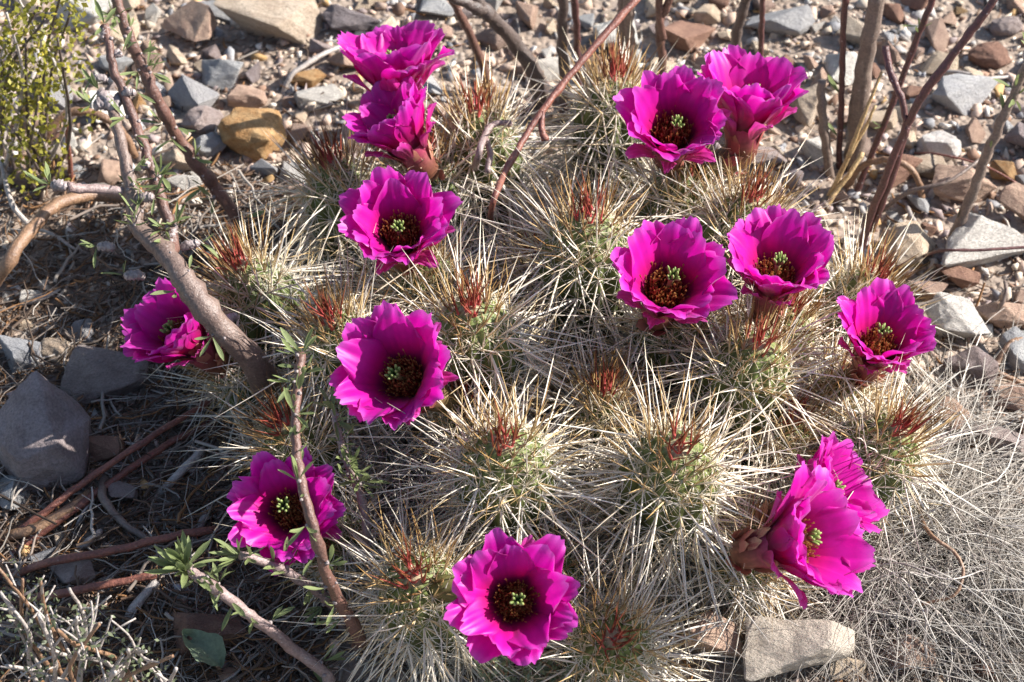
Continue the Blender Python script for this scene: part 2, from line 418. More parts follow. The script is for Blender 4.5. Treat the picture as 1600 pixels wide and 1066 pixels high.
# matted dead spines in the gaps of the clump
def dead_spines():
    N = 9000; rg = np.random.default_rng(55)
    k = rg.integers(0, len(STEMS), N)
    B = np.array([s.B for s in STEMS])[k]
    a = rg.uniform(0, 6.28, N); q = rg.uniform(.02, .055, N)
    p = B.copy(); p[:, 0] += q*np.cos(a); p[:, 1] += q*np.sin(a)
    p[:, 2] = ground_z(p[:, 0], p[:, 1])+rg.uniform(0, 1, N)**1.6*.055
    d = rg.normal(0, 1, (N, 3)); d[:, 2] = rg.normal(-.1, .35, N); d = norm(d)
    L = rg.uniform(.014, .052, N)[:, None]
    bend = rg.normal(0, .06, (N, 3))
    Pt = np.stack([p, p+d*L*.5+bend*L*.3, p+d*L+bend*L], 1); Pt[:, :, 2] = np.maximum(Pt[:, :, 2], ground_z(Pt[:, :, 0], Pt[:, :, 1])+.0005)
    r0 = rg.uniform(.00022, .00042, N); Rd = np.stack([r0, r0*.9, r0*.3], 1)
    c = hexmix(GREY*1.05, PALE*.95, rg.uniform(0, 1, (N, 1)))*rg.uniform(.6, 1.05, (N, 1)); C = np.repeat(c[:, None], 3, 1)
    V, F, c = strands(Pt, Rd, C)
    tag(big_mesh('dead_spines', V, F, M_spine, WL[cactus.name], cactus, c), kind='stuff')
dead_spines()

# ------------------------------------------------------------------ flowers
MAG_T = np.array([.62, .055, .54]); MAG = np.array([.66, .006, .39]); CRIM = np.array([.62, .004, .19]); MAROON = np.array([.10, .006, .012]); PALEP = np.array([.76, .26, .62])
def petal(fl, O, f, uu, vv, phi, L, Wd, prof, rg, base_r, curl, lift=0.0, outer=False, tipbend=0.0):
    nc, nr_ = 15, 13
    er = uu*math.cos(phi)+vv*math.sin(phi); et = -uu*math.sin(phi)+vv*math.cos(phi)
    e0, e1 = prof                      # elevation (deg above disc plane) at base and tip
    jag = rg.uniform(0, 1, nc)**2*0.065; kk = rg.integers(3, nc-3); nk = rg.uniform(0, 1)**2*.09; jag[kk] += nk; jag[kk+1] += nk*.4
    ph = rg.uniform(0, 6.28, 3); asym = rg.uniform(-.12, .12)
    V = []; C = []
    # centre line
    n = 40; rr, hh = [base_r], [0.0]
    for k in range(n):
        s = (k+.5)/n; el = R(e0+(e1-e0)*(s**1.15)) + (tipbend*max(0, s-.7)/.3 if tipbend else 0)
        rr.append(rr[-1]+math.cos(el)*L/n); hh.append(hh[-1]+math.sin(el)*L/n)
    rr = np.array(rr); hh = np.array(hh)
    shade = rg.uniform(.9, 1.1)
    for j in range(nr_):
        s0 = j/(nr_-1)
        for k in range(nc):
            c = -1+2*k/(nc-1)
            ell = 1-0.30*abs(c-asym*.6)**2.3-jag[k]*max(0, (s0-.72)/.28)
            s = s0*ell
            wid = Wd*(0.26+0.74*math.sin(min(1, s0/.70)*math.pi/2))*(1-0.22*max(0, (s0-.70)/.30)**1.8)
            r_ = np.interp(s*n, np.arange(n+1), rr); h_ = np.interp(s*n, np.arange(n+1), hh)
            i1 = min(n-1, int(s*n)); tr = rr[i1+1]-rr[i1]; th = hh[i1+1]-hh[i1]; q = math.hypot(tr, th); nr2, nh2 = -th/q, tr/q   # inward normal
            off = curl*Wd*c*c*(0.35+0.65*s0) + 0.0011*math.sin(c*5+ph[0])*s0*s0 + 0.0016*math.sin(s0*7+c*3+ph[1])*s0**2*abs(c) + .0007*math.cos(c*3.14*4+ph[2])*s0 + lift
            p = O+er*(r_+nr2*off)+f*(h_+nh2*off)+et*(c*wid/2)
            V.append(p)
            t = s
            if t < .20: col = hexmix(MAROON, CRIM*.65, t/.20)
            elif t < .58: col = hexmix(CRIM*.65, CRIM, (t-.20)/.12) if t < .32 else hexmix(CRIM, MAG, (t-.32)/.26)
            elif t < .78: col = MAG
            else: col = hexmix(MAG, MAG_T, (t-.78)/.22)
            ed = max(0, (s0-.86)/.14)*.35
            col = hexmix(col, PALEP, ed*rg.uniform(.3, 1))
            vein = 1+.05*math.cos(c*22+ph[0])
            if outer: col = hexmix(col, np.array([.62, .12, .25]), .35*(1-abs(c)*.3))
            C.append(col*vein*shade)
    F = [(j*nc+k, j*nc+k+1, (j+1)*nc+k+1, (j+1)*nc+k) for j in range(nr_-1) for k in range(nc-1)]
    return mesh_obj('petal', V, F, M_petal, O+er*base_r, fl, np.array(C))
def flower(i, px, py, z, face, size=1.0, op=0.0, np_in=10, np_out=8, spin=0.0):
    """px,py: where the throat sits in the picture, at height z; face: direction it opens to; op: extra openness in degrees"""
    rg = np.random.default_rng(500+i)
    O = P(px, py, z); f = np.array(face, float); f /= np.linalg.norm(f)
    uu = np.cross(f, [.2, .9, .1]); uu /= np.linalg.norm(uu); vv = np.cross(f, uu)
    L = .0445*size; O = O-f*.006
    # tube from the nearest stem
    best = None
    for s in STEMS:
        h = np.clip(np.dot(O-f*.02-s.B, s.ax), .02, s.Ln-.006); q = s.B+s.ax*h; d = np.linalg.norm(O-f*.02-q)-s.r
        if best is None or d < best[0]: best = (d, q, s, h)
    _, q, s, h = best
    dirv = O-f*.02-q; dirv /= max(1e-6, np.linalg.norm(dirv)); root = q+dirv*float(s.prof(h))*.7
    pts = catmull([root, hexmix(root, O-f*.024, .6), O-f*.020, O-f*.008, O+f*.002], 4); K = len(pts)
    rad = np.interp(np.linspace(0, 1, K), [0, .45, .75, .92, 1], [.0085, .0095, .0115, .0125, .0125])*size
    V, F = tube_vf(pts, rad, 16, .03, i); F = F[:-1]
    tt = np.repeat(np.linspace(0, 1, K), 16)[:, None]
    C = np.where(tt < .6, hexmix(np.array([.12, .125, .042]), np.array([.20, .065, .045]), tt/.6), hexmix(np.array([.20, .065, .045]), np.array([.45, .04, .14]), (tt-.6)/.4))
    C *= rg.uniform(.8, 1.15, (len(V), 1))
    fl = mesh_obj('flower', V, F, M_bract, O, cactus, C)
    rb = .0112*size
    # inner, middle and outer whorls
    for k in range(np_in):
        phi = spin+2*math.pi*k/np_in+rg.uniform(-.13, .13)
        petal(fl, O, f, uu, vv, phi, L*rg.uniform(.88, 1.06), .0305*size*rg.uniform(.85, 1.12), (70-op*.5+rg.uniform(-3, 3), 49-op+rg.uniform(-10, 10)), rg, rb, rg.uniform(.05, .15), .0006+.0012*(k % 2), tipbend=rg.uniform(-.35, .2))
    for k in range(np_out):
        phi = spin+2*math.pi*(k+.5)/np_out+rg.uniform(-.16, .16)
        droop = rg.random() < .16
        petal(fl, O, f, uu, vv, phi, L*rg.uniform(.93, 1.08), .0310*size*rg.uniform(.88, 1.15), (69-op*.6, (45 if not droop else 14)-op+rg.uniform(-7, 7)), rg, rb*1.06, rg.uniform(.03, .14), -.0005, tipbend=rg.uniform(-.45, .2))
    for k in range(6):
        phi = spin+2*math.pi*(k+.25)/6+rg.uniform(-.3, .3)
        b = petal(fl, O-f*.004, f, uu, vv, phi, L*rg.uniform(.55, .85), .0145*size*rg.uniform(.8, 1.1), (62-op*.5, 34-op+rg.uniform(-20, 8)), rg, rb*1.12, rg.uniform(.05, .2), -.001, outer=True)
        b.name = 'outer_petal'; WL[b.name] = O
    # scales on the tube
    for k in range(20):
        phi = rg.uniform(0, 6.28); t = rg.uniform(.25, .97); ip = t*(K-1); i0 = int(ip); c0 = pts[i0]; r0 = rad[i0]
        ax = norm(pts[min(K-1, i0+1)]-pts[max(0, i0-1)]); a = norm(np.cross(ax, [.3, .2, .9])); bb = np.cross(ax, a)
        er = a*math.cos(phi)+bb*math.sin(phi); et = -a*math.sin(phi)+bb*math.cos(phi)
        l = rg.uniform(.009, .016)*size; wd = rg.uniform(.0022, .0042)*size
        Vb = [c0+er*r0*.98-et*wd, c0+er*r0*.98+et*wd, c0+er*(r0+.0022)+ax*l*.55+et*wd*1.05, c0+er*(r0+.0028)+ax*l*.55, c0+er*(r0+.0022)+ax*l*.55-et*wd*1.05, c0+er*(r0+.0040)+ax*l, c0+er*r0*1.0]
        Fb = [(0, 6, 3, 4), (6, 1, 2, 3), (4, 3, 5), (3, 2, 5)]
        cb = hexmix(np.array([.40, .07, .08]), np.array([.55, .25, .17]), rg.uniform(0, 1))
        mesh_obj('bract', Vb, Fb, M_bract, c0+er*r0, fl, np.array([cb*.7, cb*.7, cb, cb, cb, hexmix(cb, np.array([.55, .40, .22]), .6), cb*.8]))
    # spines on the tube
    PT = []; RD = []; CC = []
    for k in range(34):
        ip = int(rg.uniform(.05, .75)*(K-1)); c0 = pts[ip]; ax = norm(pts[min(K-1, ip+1)]-pts[max(0, ip-1)])
        d = rg.normal(0, 1, 3); d -= ax*np.dot(d, ax); d /= np.linalg.norm(d); p0 = c0+d*rad[ip]*.95; d = d+ax*.4
        l = rg.uniform(.006, .015); PT.append([p0, p0+d*l*.5, p0+d*l+rg.normal(0, .001, 3)]); RD.append([.0003, .00024, .00004]); cb = hexmix(CREAM, PINK, rg.uniform(0, .6)); CC.append([cb, cb, TAN])
    V, F2, c = strands(np.array(PT), np.array(RD), np.array(CC)); tag(big_mesh('tube_spines', V, F2, M_spine, O, fl, c), kind='stuff')
    # stamens: a ring of fine filaments with tan anthers around the style
    PT = []; RD = []; CC = []
    for k in range(330):
        a = rg.uniform(0, 6.28); q = math.sqrt(rg.uniform(.04, 1))*rb*.98; er = uu*math.cos(a)+vv*math.sin(a)
        p0 = O+er*q+f*.001; l = rg.uniform(.0085, .0140)*size*(.8+.35*q/rb); d = f*1.0-er*rg.uniform(-.30, .25)+rg.normal(0, .16, 3)
        p2 = p0+d*l; PT.append([p0, p0+d*l*.55, p0+d*l*.86, p2]); big = rg.uniform(.00042, .00066)
        RD.append([.00028, .00024, .0002, big]); ca = hexmix(np.array([.42, .17, .06]), np.array([.66, .44, .15]), rg.uniform(0, 1)**1.6)
        CC.append([MAROON*1.2, np.array([.30, .055, .025]), np.array([.40, .12, .045]), ca])
    V, F2, c = strands(np.array(PT), np.array(RD), np.array(CC)); tag(big_mesh('stamens', V, F2, M_stamen, O, fl, c), kind='stuff')
    # stigma: style with green finger lobes
    top = O+f*.0195*size+uu*rg.uniform(-.002, .002)+vv*rg.uniform(-.002, .002)
    V, F = tube_vf([O, hexmix(O, top, .5), top-f*.002, top], [.0014, .0013, .0016, .0022], 8); Va = [V]; Fa = list(F); Ca = [np.tile([.30, .26, .10], (len(V), 1))]
    nl = 11
    for k in range(nl):
        a = 2*math.pi*k/nl+rg.uniform(-.2, .2); er = uu*math.cos(a)+vv*math.sin(a); sp = rg.uniform(.35, .75) if k % 3 else rg.uniform(.05, .3)
        l = rg.uniform(.0060, .0084)*size; d = norm(f+er*sp)
        p = [top+er*.0010, top+er*.0014+d*l*.35, top+er*.0012+d*l*.8, top+er*.001+d*l]
        V, F = tube_vf(p, [.0006, .0009, .0009, .0004], 6); off = sum(len(x) for x in Va)
        Va.append(V); Fa += [tuple(x+off for x in q_) for q_ in F]; tcol = np.repeat(np.array([[.07, .10, .03], [.15, .20, .055], [.22, .30, .08], [.36, .42, .14]]), 6, 0)*rg.uniform(.8, 1.1); Ca.append(tcol)
    mesh_obj('stigma', np.concatenate(Va), Fa, M_bract, top, fl, np.concatenate(Ca))
    return fl
FL = [ # throat px, py, height, facing, size, openness, inner, outer
 (620,128,.135,(-.10,.40,.92),1.0,2,8,8,.2),
 (631,215,.130,(-.50,.22,.85),.86,-2,8,7,.5),
 (626,369,.140,(-.05,-.26,.95),.89,2,9,8,.1),
 (1050,212,.150,(.02,-.28,1),.95,-2,8,8,.4),
 (1166,180,.140,(.10,.26,.95),1.0,0,8,8,.9),
 (1040,455,.155,(.12,-.24,1),.97,0,8,8,.3),
 (1210,434,.145,(.08,.0,1),.90,2,8,8,.7),
 (1370,541,.110,(.18,-.08,1),.83,2,8,8,.0),
 (630,592,.150,(-.30,-.36,.85),.91,9,8,8,.6),
 (290,528,.085,(-.55,-.05,.85),.87,0,8,8,.2),
 (454,800,.090,(-.12,-.45,.9),.79,17,9,8,.35),
 (802,940,.125,(.03,-.52,.85),.83,16,9,8,.15),
 (1232,850,.120,(.76,-.26,.60),.98,0,9,8,.5),
 (1275,778,.090,(.80,.06,.60),.88,0,8,8,.2)]
for i, a in enumerate(FL): flower(i, *a)

# ------------------------------------------------------------------ stones
def rock_mesh(name, seed, hero=False, angular=1.0):
    rg = random.Random(seed); bm = bmesh.new()
    n = rg.randint(8, 11) if not hero else (10 if angular > .5 else 46)
    for _ in range(n):
        v = Vector((rg.gauss(0, 1), rg.gauss(0, 1), rg.gauss(0, 1))).normalized()
        m = max(abs(v.x), abs(v.y), abs(v.z)); v = v*(1-angular*.6)+v/m*(angular*.6)
        v *= rg.uniform(.82, 1.0); bm.verts.new(v)
    r = bmesh.ops.convex_hull(bm, input=bm.verts)
    bmesh.ops.delete(bm, geom=[g for g in r['geom_interior'] if isinstance(g, bmesh.types.BMVert)], context='VERTS')
    bmesh.ops.dissolve_limit(bm, angle_limit=R(14), verts=bm.verts, edges=bm.edges)
    bmesh.ops.bevel(bm, geom=list(bm.edges), offset=.06 if hero else .06, segments=2 if hero else 1, affect='EDGES', profile=.6, clamp_overlap=True)
    bmesh.ops.triangulate(bm, faces=bm.faces)
    if hero:
        for _ in range(3):
            es = [e for e in bm.edges if e.calc_length() > .22]
            if es: bmesh.ops.subdivide_edges(bm, edges=es, cuts=1); bmesh.ops.triangulate(bm, faces=bm.faces)
        for v in bm.verts:
            v.co += v.co.normalized()*((.055 if angular > .5 else .13)*mnoise.noise(v.co*1.9+Vector((seed*3.1, 0, 0)))+.03*mnoise.noise(v.co*5+Vector((0, seed, 0))))
    xs = [v.co for v in bm.verts]
    for ax in range(3):
        lo = min(c[ax] for c in xs); hi = max(c[ax] for c in xs)
        for c in xs: c[ax] = (c[ax]-(lo+hi)/2)/(hi-lo)*2
    bmesh.ops.recalc_face_normals(bm, faces=bm.faces)
    me = bpy.data.meshes.new(name); bm.to_mesh(me); bm.free()
    return me
RV = [rock_mesh('stone_shape', k, False, rnd.uniform(.5, 1)) for k in range(34)]
placed = []                        # (x, y, r)
def set_stone(me, p, sx, sy, sz, rz, tilt, bury, mname, label, group=None):
    m2 = me
    key = mname
    o = bpy.data.objects.new('stone', m2)
    if len(m2.materials) == 0: m2.materials.append(None)
    gz_ = float(ground_z(p[0], p[1]))
    place(o, (p[0], p[1], gz_+sz*(1-bury)))
    o.scale = (sx, sy, sz); o.rotation_euler = (tilt[0], tilt[1], rz)
    o.material_slots[0].link = 'OBJECT'; o.material_slots[0].material = STONE[mname]
    tag(o, label, 'stone', group); placed.append((p[0], p[1], max(sx, sy)))
    return o
# picture centre px, py, width px, height px, colour, label
HERO = [
 (420,45,160,92,'cream','largest pale cream slab with a flat tilted face on the gravel behind the cactus',(-.12,.18)),
 (395,215,104,92,'ochre','round ochre boulder beside the slanting leafy shrub stem',(0,0)),
 (318,193,64,52,'mauve grey','mauve grey block next to the round ochre boulder',(.1,0)),
 (330,232,48,46,'blue-grey','blue-grey stone wedged beneath the round ochre boulder',(.3,0)),
 (276,258,58,54,'cream','cream wedge-shaped stone by the slanting leafy shrub stem',(0,.3)),
 (282,292,66,36,'pale grey','pale grey flat stone touching the cream wedge-shaped stone',(0,0)),
 (88,122,62,54,'cream','cream flat stone beside the yellow-green bush',(.2,.2)),
 (92,155,50,48,'blue-grey','blue-grey block beside the yellow-green bush',(0,.3)),
 (345,122,64,52,'blue-grey','blue-grey angular stone beside the leafy shrub stem',(.2,.1)),
 (278,95,38,36,'cream','small cream square stone seen beyond the leafy stem',(0,0)),
 (300,52,80,74,'pinkish tan','broken pinkish tan stone left over beside the largest slab',(.2,-.2)),
 (480,126,56,34,'ochre','orange ochre stone next to the dead white stick',(0,0)),
 (500,156,74,34,'pale grey','pale flat stone below the orange ochre stone',(0,0)),
 (388,156,60,42,'pinkish tan','pinkish tan stone behind the round ochre boulder',(.1,.1)),
 (170,170,52,66,'white','white stone behind the knobbly shrub tips',(.2,0)),
 (140,25,90,60,'pale grey','pale grey slab behind the knobbly shrub tips',(.2,.1)),
 (350,16,90,34,'blue-grey','flat blue-grey stone behind the largest cream slab',(.1,0)),
 (550,40,90,50,'mauve grey','mauve grey stone behind the topmost flower',(.1,.2)),
 (540,100,50,40,'pinkish tan','pinkish tan stone behind the pair of flowers',(.1,.2)),
 (65,690,150,190,'mauve grey','large angular mauve-grey boulder in the shade of the cactus',(.25,.1)),
 (165,590,134,96,'dark grey','dark grey humped stone lying behind the large shaded boulder',(0,0)),
 (38,556,74,72,'blue-grey','blue-grey stone beside the small pale pebble in the shade',(0,.2)),
 (86,550,50,46,'cream','small pale rounded pebble between shaded grey stones',(0,0)),
 (127,522,42,42,'blue-grey','small grey stone next to the shaded pale pebble',(0,0)),
 (14,772,64,84,'blue-grey','bluish stone tucked against the large shaded boulder',(0,0)),
 (160,705,70,50,'reddish brown','reddish brown stone between the boulder and fallen twigs',(0,0)),
 (190,775,50,46,'mauve grey','mauve grey stone among the fallen sticks',(0,0)),
 (110,900,80,60,'mauve grey','mauve grey stone under the dry twiggy bush',(0,0)),
 (68,868,52,34,'blue-grey','bluish flat stone between two red fallen twigs',(0,0)),
 (1532,382,158,112,'pale grey','largest pale grey slab beneath the brown leafy stem',(.12,-.12)),
 (1492,508,98,72,'pale grey','pale angular grey block beside the flower at the clump edge',(0,.1)),
 (1562,490,84,66,'pinkish tan','pinkish tan stone between two pale grey blocks',(0,0)),
 (1515,572,80,66,'mauve grey','mauve grey stone below the pale angular block',(.2,.2)),
 (1592,556,70,66,'blue-grey','blue-grey stone next to the mauve grey stone',(0,.2)),
 (1425,392,84,78,'cream','cream stone lying beyond the small edge stem',(.2,.1)),
 (1466,230,66,50,'white','smooth white rounded stone behind the dark red twig',(0,0)),
 (1448,262,60,44,'cream','cream wedge under the smooth white rounded stone',(0,.2)),
 (1505,155,96,64,'blue-grey','flat grey slab behind the smooth white stone',(.15,.1)),
 (1545,92,64,48,'reddish brown','reddish brown rounded stone behind the flat grey slab',(0,0)),
 (1570,45,46,40,'mauve grey','mauve grey round stone behind the reddish brown stone',(0,0)),
 (1505,292,92,68,'pinkish tan','large pinkish tan stone between white stone and grey slab',(.1,-.1)),
 (1408,272,80,62,'reddish brown','dark reddish brown stone under the arched twig',(0,0)),
 (1598,225,60,60,'mauve grey','mauve grey stone behind the brown leafy stem',(0,0)),
 (1590,330,70,70,'pinkish tan','pinkish tan boulder next to the largest pale grey slab',(0,.2)),
 (1492,432,70,48,'reddish brown','reddish brown stone in front of the largest grey slab',(0,0)),
 (1445,455,66,44,'pinkish tan','pinkish tan stone behind the flower at the clump edge',(0,0)),
 (1485,652,54,60,'pinkish tan','pinkish tan stone beside the outermost cactus stem tip',(.1,0)),
 (1268,170,64,80,'cream','cream upright stone right behind the paired flowers',(.1,0)),
 (1218,40,100,56,'blue-grey','blue-grey slab behind the paired flowers',(.1,0)),
 (1335,60,54,60,'cream','cream stone between the bare upright stems',(0,0)),
 (1390,22,50,40,'reddish brown','brown stone behind the thick bare stem',(.2,0)),
 (1320,110,60,64,'pale grey','pale grey stone between the bare upright stems',(0,0)),
 (1375,195,56,40,'cream','cream flat stone beside the straw-coloured stalk',(0,0)),
 (960,62,64,70,'pale grey','pale grey stone behind the red slanting twig',(.1,.1)),
 (1075,60,70,80,'reddish brown','brown stone behind the paired flowers',(0,0)),
 (862,105,60,50,'pale grey','pale stone beside the dark forked branch',(0,0)),
 (770,60,70,50,'pinkish tan','pinkish tan stone under the dark forked branch',(0,0)),
 (1242,1028,160,140,'whitish','largest whitish angular boulder beside the dry grass mat',(.12,.05)),
 (1100,1005,110,84,'pinkish tan','pinkish tan stone between spines and largest whitish boulder',(.1,0)),
 (1322,1048,56,44,'cream','small cream stone touching the largest whitish boulder',(0,0)),
 (1412,1025,90,60,'pinkish tan','pinkish tan stone half buried under the dry grass',(0,0)),
 (1555,690,110,60,'mauve grey','mauve grey flat stone under loose dry stalks',(0,0)),
 (1580,625,70,50,'pinkish tan','pinkish tan stone above the flat stone with dry stalks',(0,0)),
 (330,990,110,80,'reddish brown','dark reddish stone behind the broad grey-green leaf',(0,0)),
]
for k, (px, py, wpx, hpx, mname, lab, tilt) in enumerate(HERO):
    p0 = PG(px, py); s = PXM(p0); W = wpx*s; H = hpx*s
    hgt = min(.62*min(W, H*1.1), .60*H/.67); dep = max(.45*W, (H-hgt*.55)/.76)
    p = PG(px, py+hgt*.20/s)
    set_stone(rock_mesh('stone_shape', 200+k, True, .35 if 'round' in lab else .9), p, W/2*1.05, dep/2*1.05, hgt/2*1.15, rnd.uniform(-.35, .35), tilt, .28, mname, lab)
# fill with smaller stones
def in_clump(x, y, grow=0):
    return ((x-.04)/(.245+grow))**2+((y-.03)/(.26+grow))**2 < 1
cols = ['pinkish tan']*7+['cream']*7+['pale grey']*6+['blue-grey']*3+['mauve grey']*3+['reddish brown']*2+['ochre']*1
LAND = [(420,45,'largest cream slab'), (395,215,'round ochre boulder'), (88,140,'yellow-green bush'), (480,126,'orange ochre stone'), (175,185,'knobbly shrub tips'),
        (600,30,'topmost flower'), (800,80,'dark forked branch'), (940,60,'long red slanting twig'), (1160,90,'pair of adjoining flowers'), (1350,140,'thickest bare stem'), (1450,60,'long dark red twig'),
        (1505,155,'flat grey slab'), (1466,230,'smooth white stone'), (1532,382,'largest pale grey slab'), (1492,508,'pale angular block'), (1545,92,'reddish brown rounded stone'),
        (1590,330,'pinkish tan boulder'), (65,690,'large shaded boulder'), (165,590,'humped dark grey stone'), (130,840,'fallen red twigs'), (1242,1028,'largest whitish boulder'),
        (1430,860,'dry grass mat'), (1550,600,'forked brown twig'), (310,1000,'broad grey-green leaf'), (240,500,'shaded flower'), (60,330,'thick bowed branch'), (260,270,'cream wedge-shaped stone'), (1400,270,'arched twig'), (60,980,'dry twiggy bush')]
fill = 0; tries = 0; want = 300-len(HERO)-4
while fill < want and tries < 60000:
    tries += 1
    t = tries/12000
    px = rnd.uniform(-30, 1630); py = rnd.uniform(-25, 1080)
    p = PG(px, py); s = PXM(p)
    if in_clump(p[0], p[1], .01): continue
    shaded = px < 480 and py > 290
    grass = px > 1080 and py > 690
    if (shaded or grass) and rnd.random() < .86: continue
    hi, lo = max(36, 78-fill*.3), max(22, 40-fill*.12)
    wpx = rnd.uniform(lo, hi); r = wpx*s/2
    if any((p[0]-x)**2+(p[1]-y)**2 < (r+q)**2*.66 for x, y, q in placed): continue
    mname = rnd.choice(cols)
    wx = r*rnd.uniform(.6, .95); hz_ = r*rnd.uniform(.42, .7)
    shp = 'flat' if hz_ < r*.52 else ('elongated' if wx < r*.72 else 'blocky')
    near = min(LAND, key=lambda q: (q[0]-px)**2+(q[1]-py)**2)[2]
    sz = 'larger' if wpx > 38 else ('medium' if wpx > 22 else 'small')
    lab = f'{sz} {shp} {mname} stone near the {near}'
    set_stone(rnd.choice(RV), p, r, wx, hz_, rnd.uniform(0, 6.28), (rnd.uniform(-.25, .25), rnd.uniform(-.25, .25)), rnd.uniform(.2, .4), mname, lab, f'{sz} {shp} {mname} stones near the {near}')
    fill += 1
# gravel: thousands of pebbles
def gravel():
    rg = np.random.default_rng(3); tr = random.Random(5); parts_V = []; parts_F = []; parts_C = []; off = 0
    pal = 1.15*np.array([(.46,.345,.275),(.56,.47,.37),(.47,.44,.41),(.28,.275,.28),(.34,.275,.26),(.27,.17,.12),(.66,.61,.53),(.44,.28,.13),(.38,.28,.215)])
    pr = [.24,.20,.13,.08,.09,.07,.06,.03,.10]
    NT = 16
    for k in range(NT):
        bm = bmesh.new()
        for _ in range(tr.randint(8, 12)):
            v = Vector((tr.gauss(0, 1), tr.gauss(0, 1), tr.gauss(0, 1))).normalized(); m = max(abs(v.x), abs(v.y), abs(v.z)); q = tr.uniform(.2, 1)
            bm.verts.new((v*(1-q*.7)+v/m*q*.7)*tr.uniform(.8, 1))
        r = bmesh.ops.convex_hull(bm, input=bm.verts)
        bmesh.ops.delete(bm, geom=[g for g in r['geom_interior'] if isinstance(g, bmesh.types.BMVert)], context='VERTS')
        bmesh.ops.recalc_face_normals(bm, faces=bm.faces); bm.verts.index_update()
        tv = np.array([v.co[:] for v in bm.verts]); tf = np.array([[v.index for v in f.verts] for f in bm.faces]); bm.free(); nv = len(tv)
        N = 3900
        x = rg.uniform(-.66, .66, N); y = rg.uniform(-.42, 1.05, N)
        far = rg.uniform(0, 1, N) < .40
        x = np.where(far, rg.uniform(-1.6, 1.6, N), x); y = np.where(far, rg.uniform(-.9, 2.3, N), y)
        keep = ((x-.04)/.21)**2+((y-.03)/.21)**2 > 1
        ppx, ppy = to_px(np.stack([x, y, ground_z(x, y)], -1))
        dim = ((ppx < 480) & (ppy > 330) & (ppx > -300)) | ((ppx > 1060) & (ppy > 640))
        keep &= ~dim | (rg.uniform(0, 1, N) < .22)
        x, y = x[keep], y[keep]; N = len(x)
        r = .0014+.0066*rg.uniform(0, 1, N)**2.0
        r = np.where((np.abs(x) > .62) | (y > 1.0), r*1.5, r)
        sc = np.stack([r, r*rg.uniform(.5, 1, N), r*rg.uniform(.35, .75, N)], -1)
        v = tv[None]*sc[:, None]
        a = rg.uniform(0, 6.28, N); ca, sa = np.cos(a)[:, None], np.sin(a)[:, None]; tx = rg.normal(0, .35, N)[:, None]; ty = rg.normal(0, .35, N)[:, None]
        Z = v[..., 2]+v[..., 0]*tx+v[..., 1]*ty
        X = v[..., 0]*ca-v[..., 1]*sa; Y = v[..., 0]*sa+v[..., 1]*ca
        z = ground_z(x, y)+sc[:, 2]*.35
        parts_V.append(np.stack([X+x[:, None], Y+y[:, None], Z+z[:, None]], -1).reshape(-1, 3))
        parts_F.append((tf[None]+(np.arange(N)*nv)[:, None, None]).reshape(-1, 3)+off); off += N*nv
        c = pal[rg.choice(len(pal), N, p=pr)]*rg.uniform(.65, 1.15, (N, 1)); parts_C.append(np.repeat(c, nv, 0))
    o = big_mesh('gravel', np.concatenate(parts_V), np.concatenate(parts_F), M_grav, (0, 0, 0), None, np.concatenate(parts_C), False)
    tag(o, 'loose angular gravel of mixed tan and grey pebbles on the desert soil', 'gravel', None, 'stuff')
gravel()
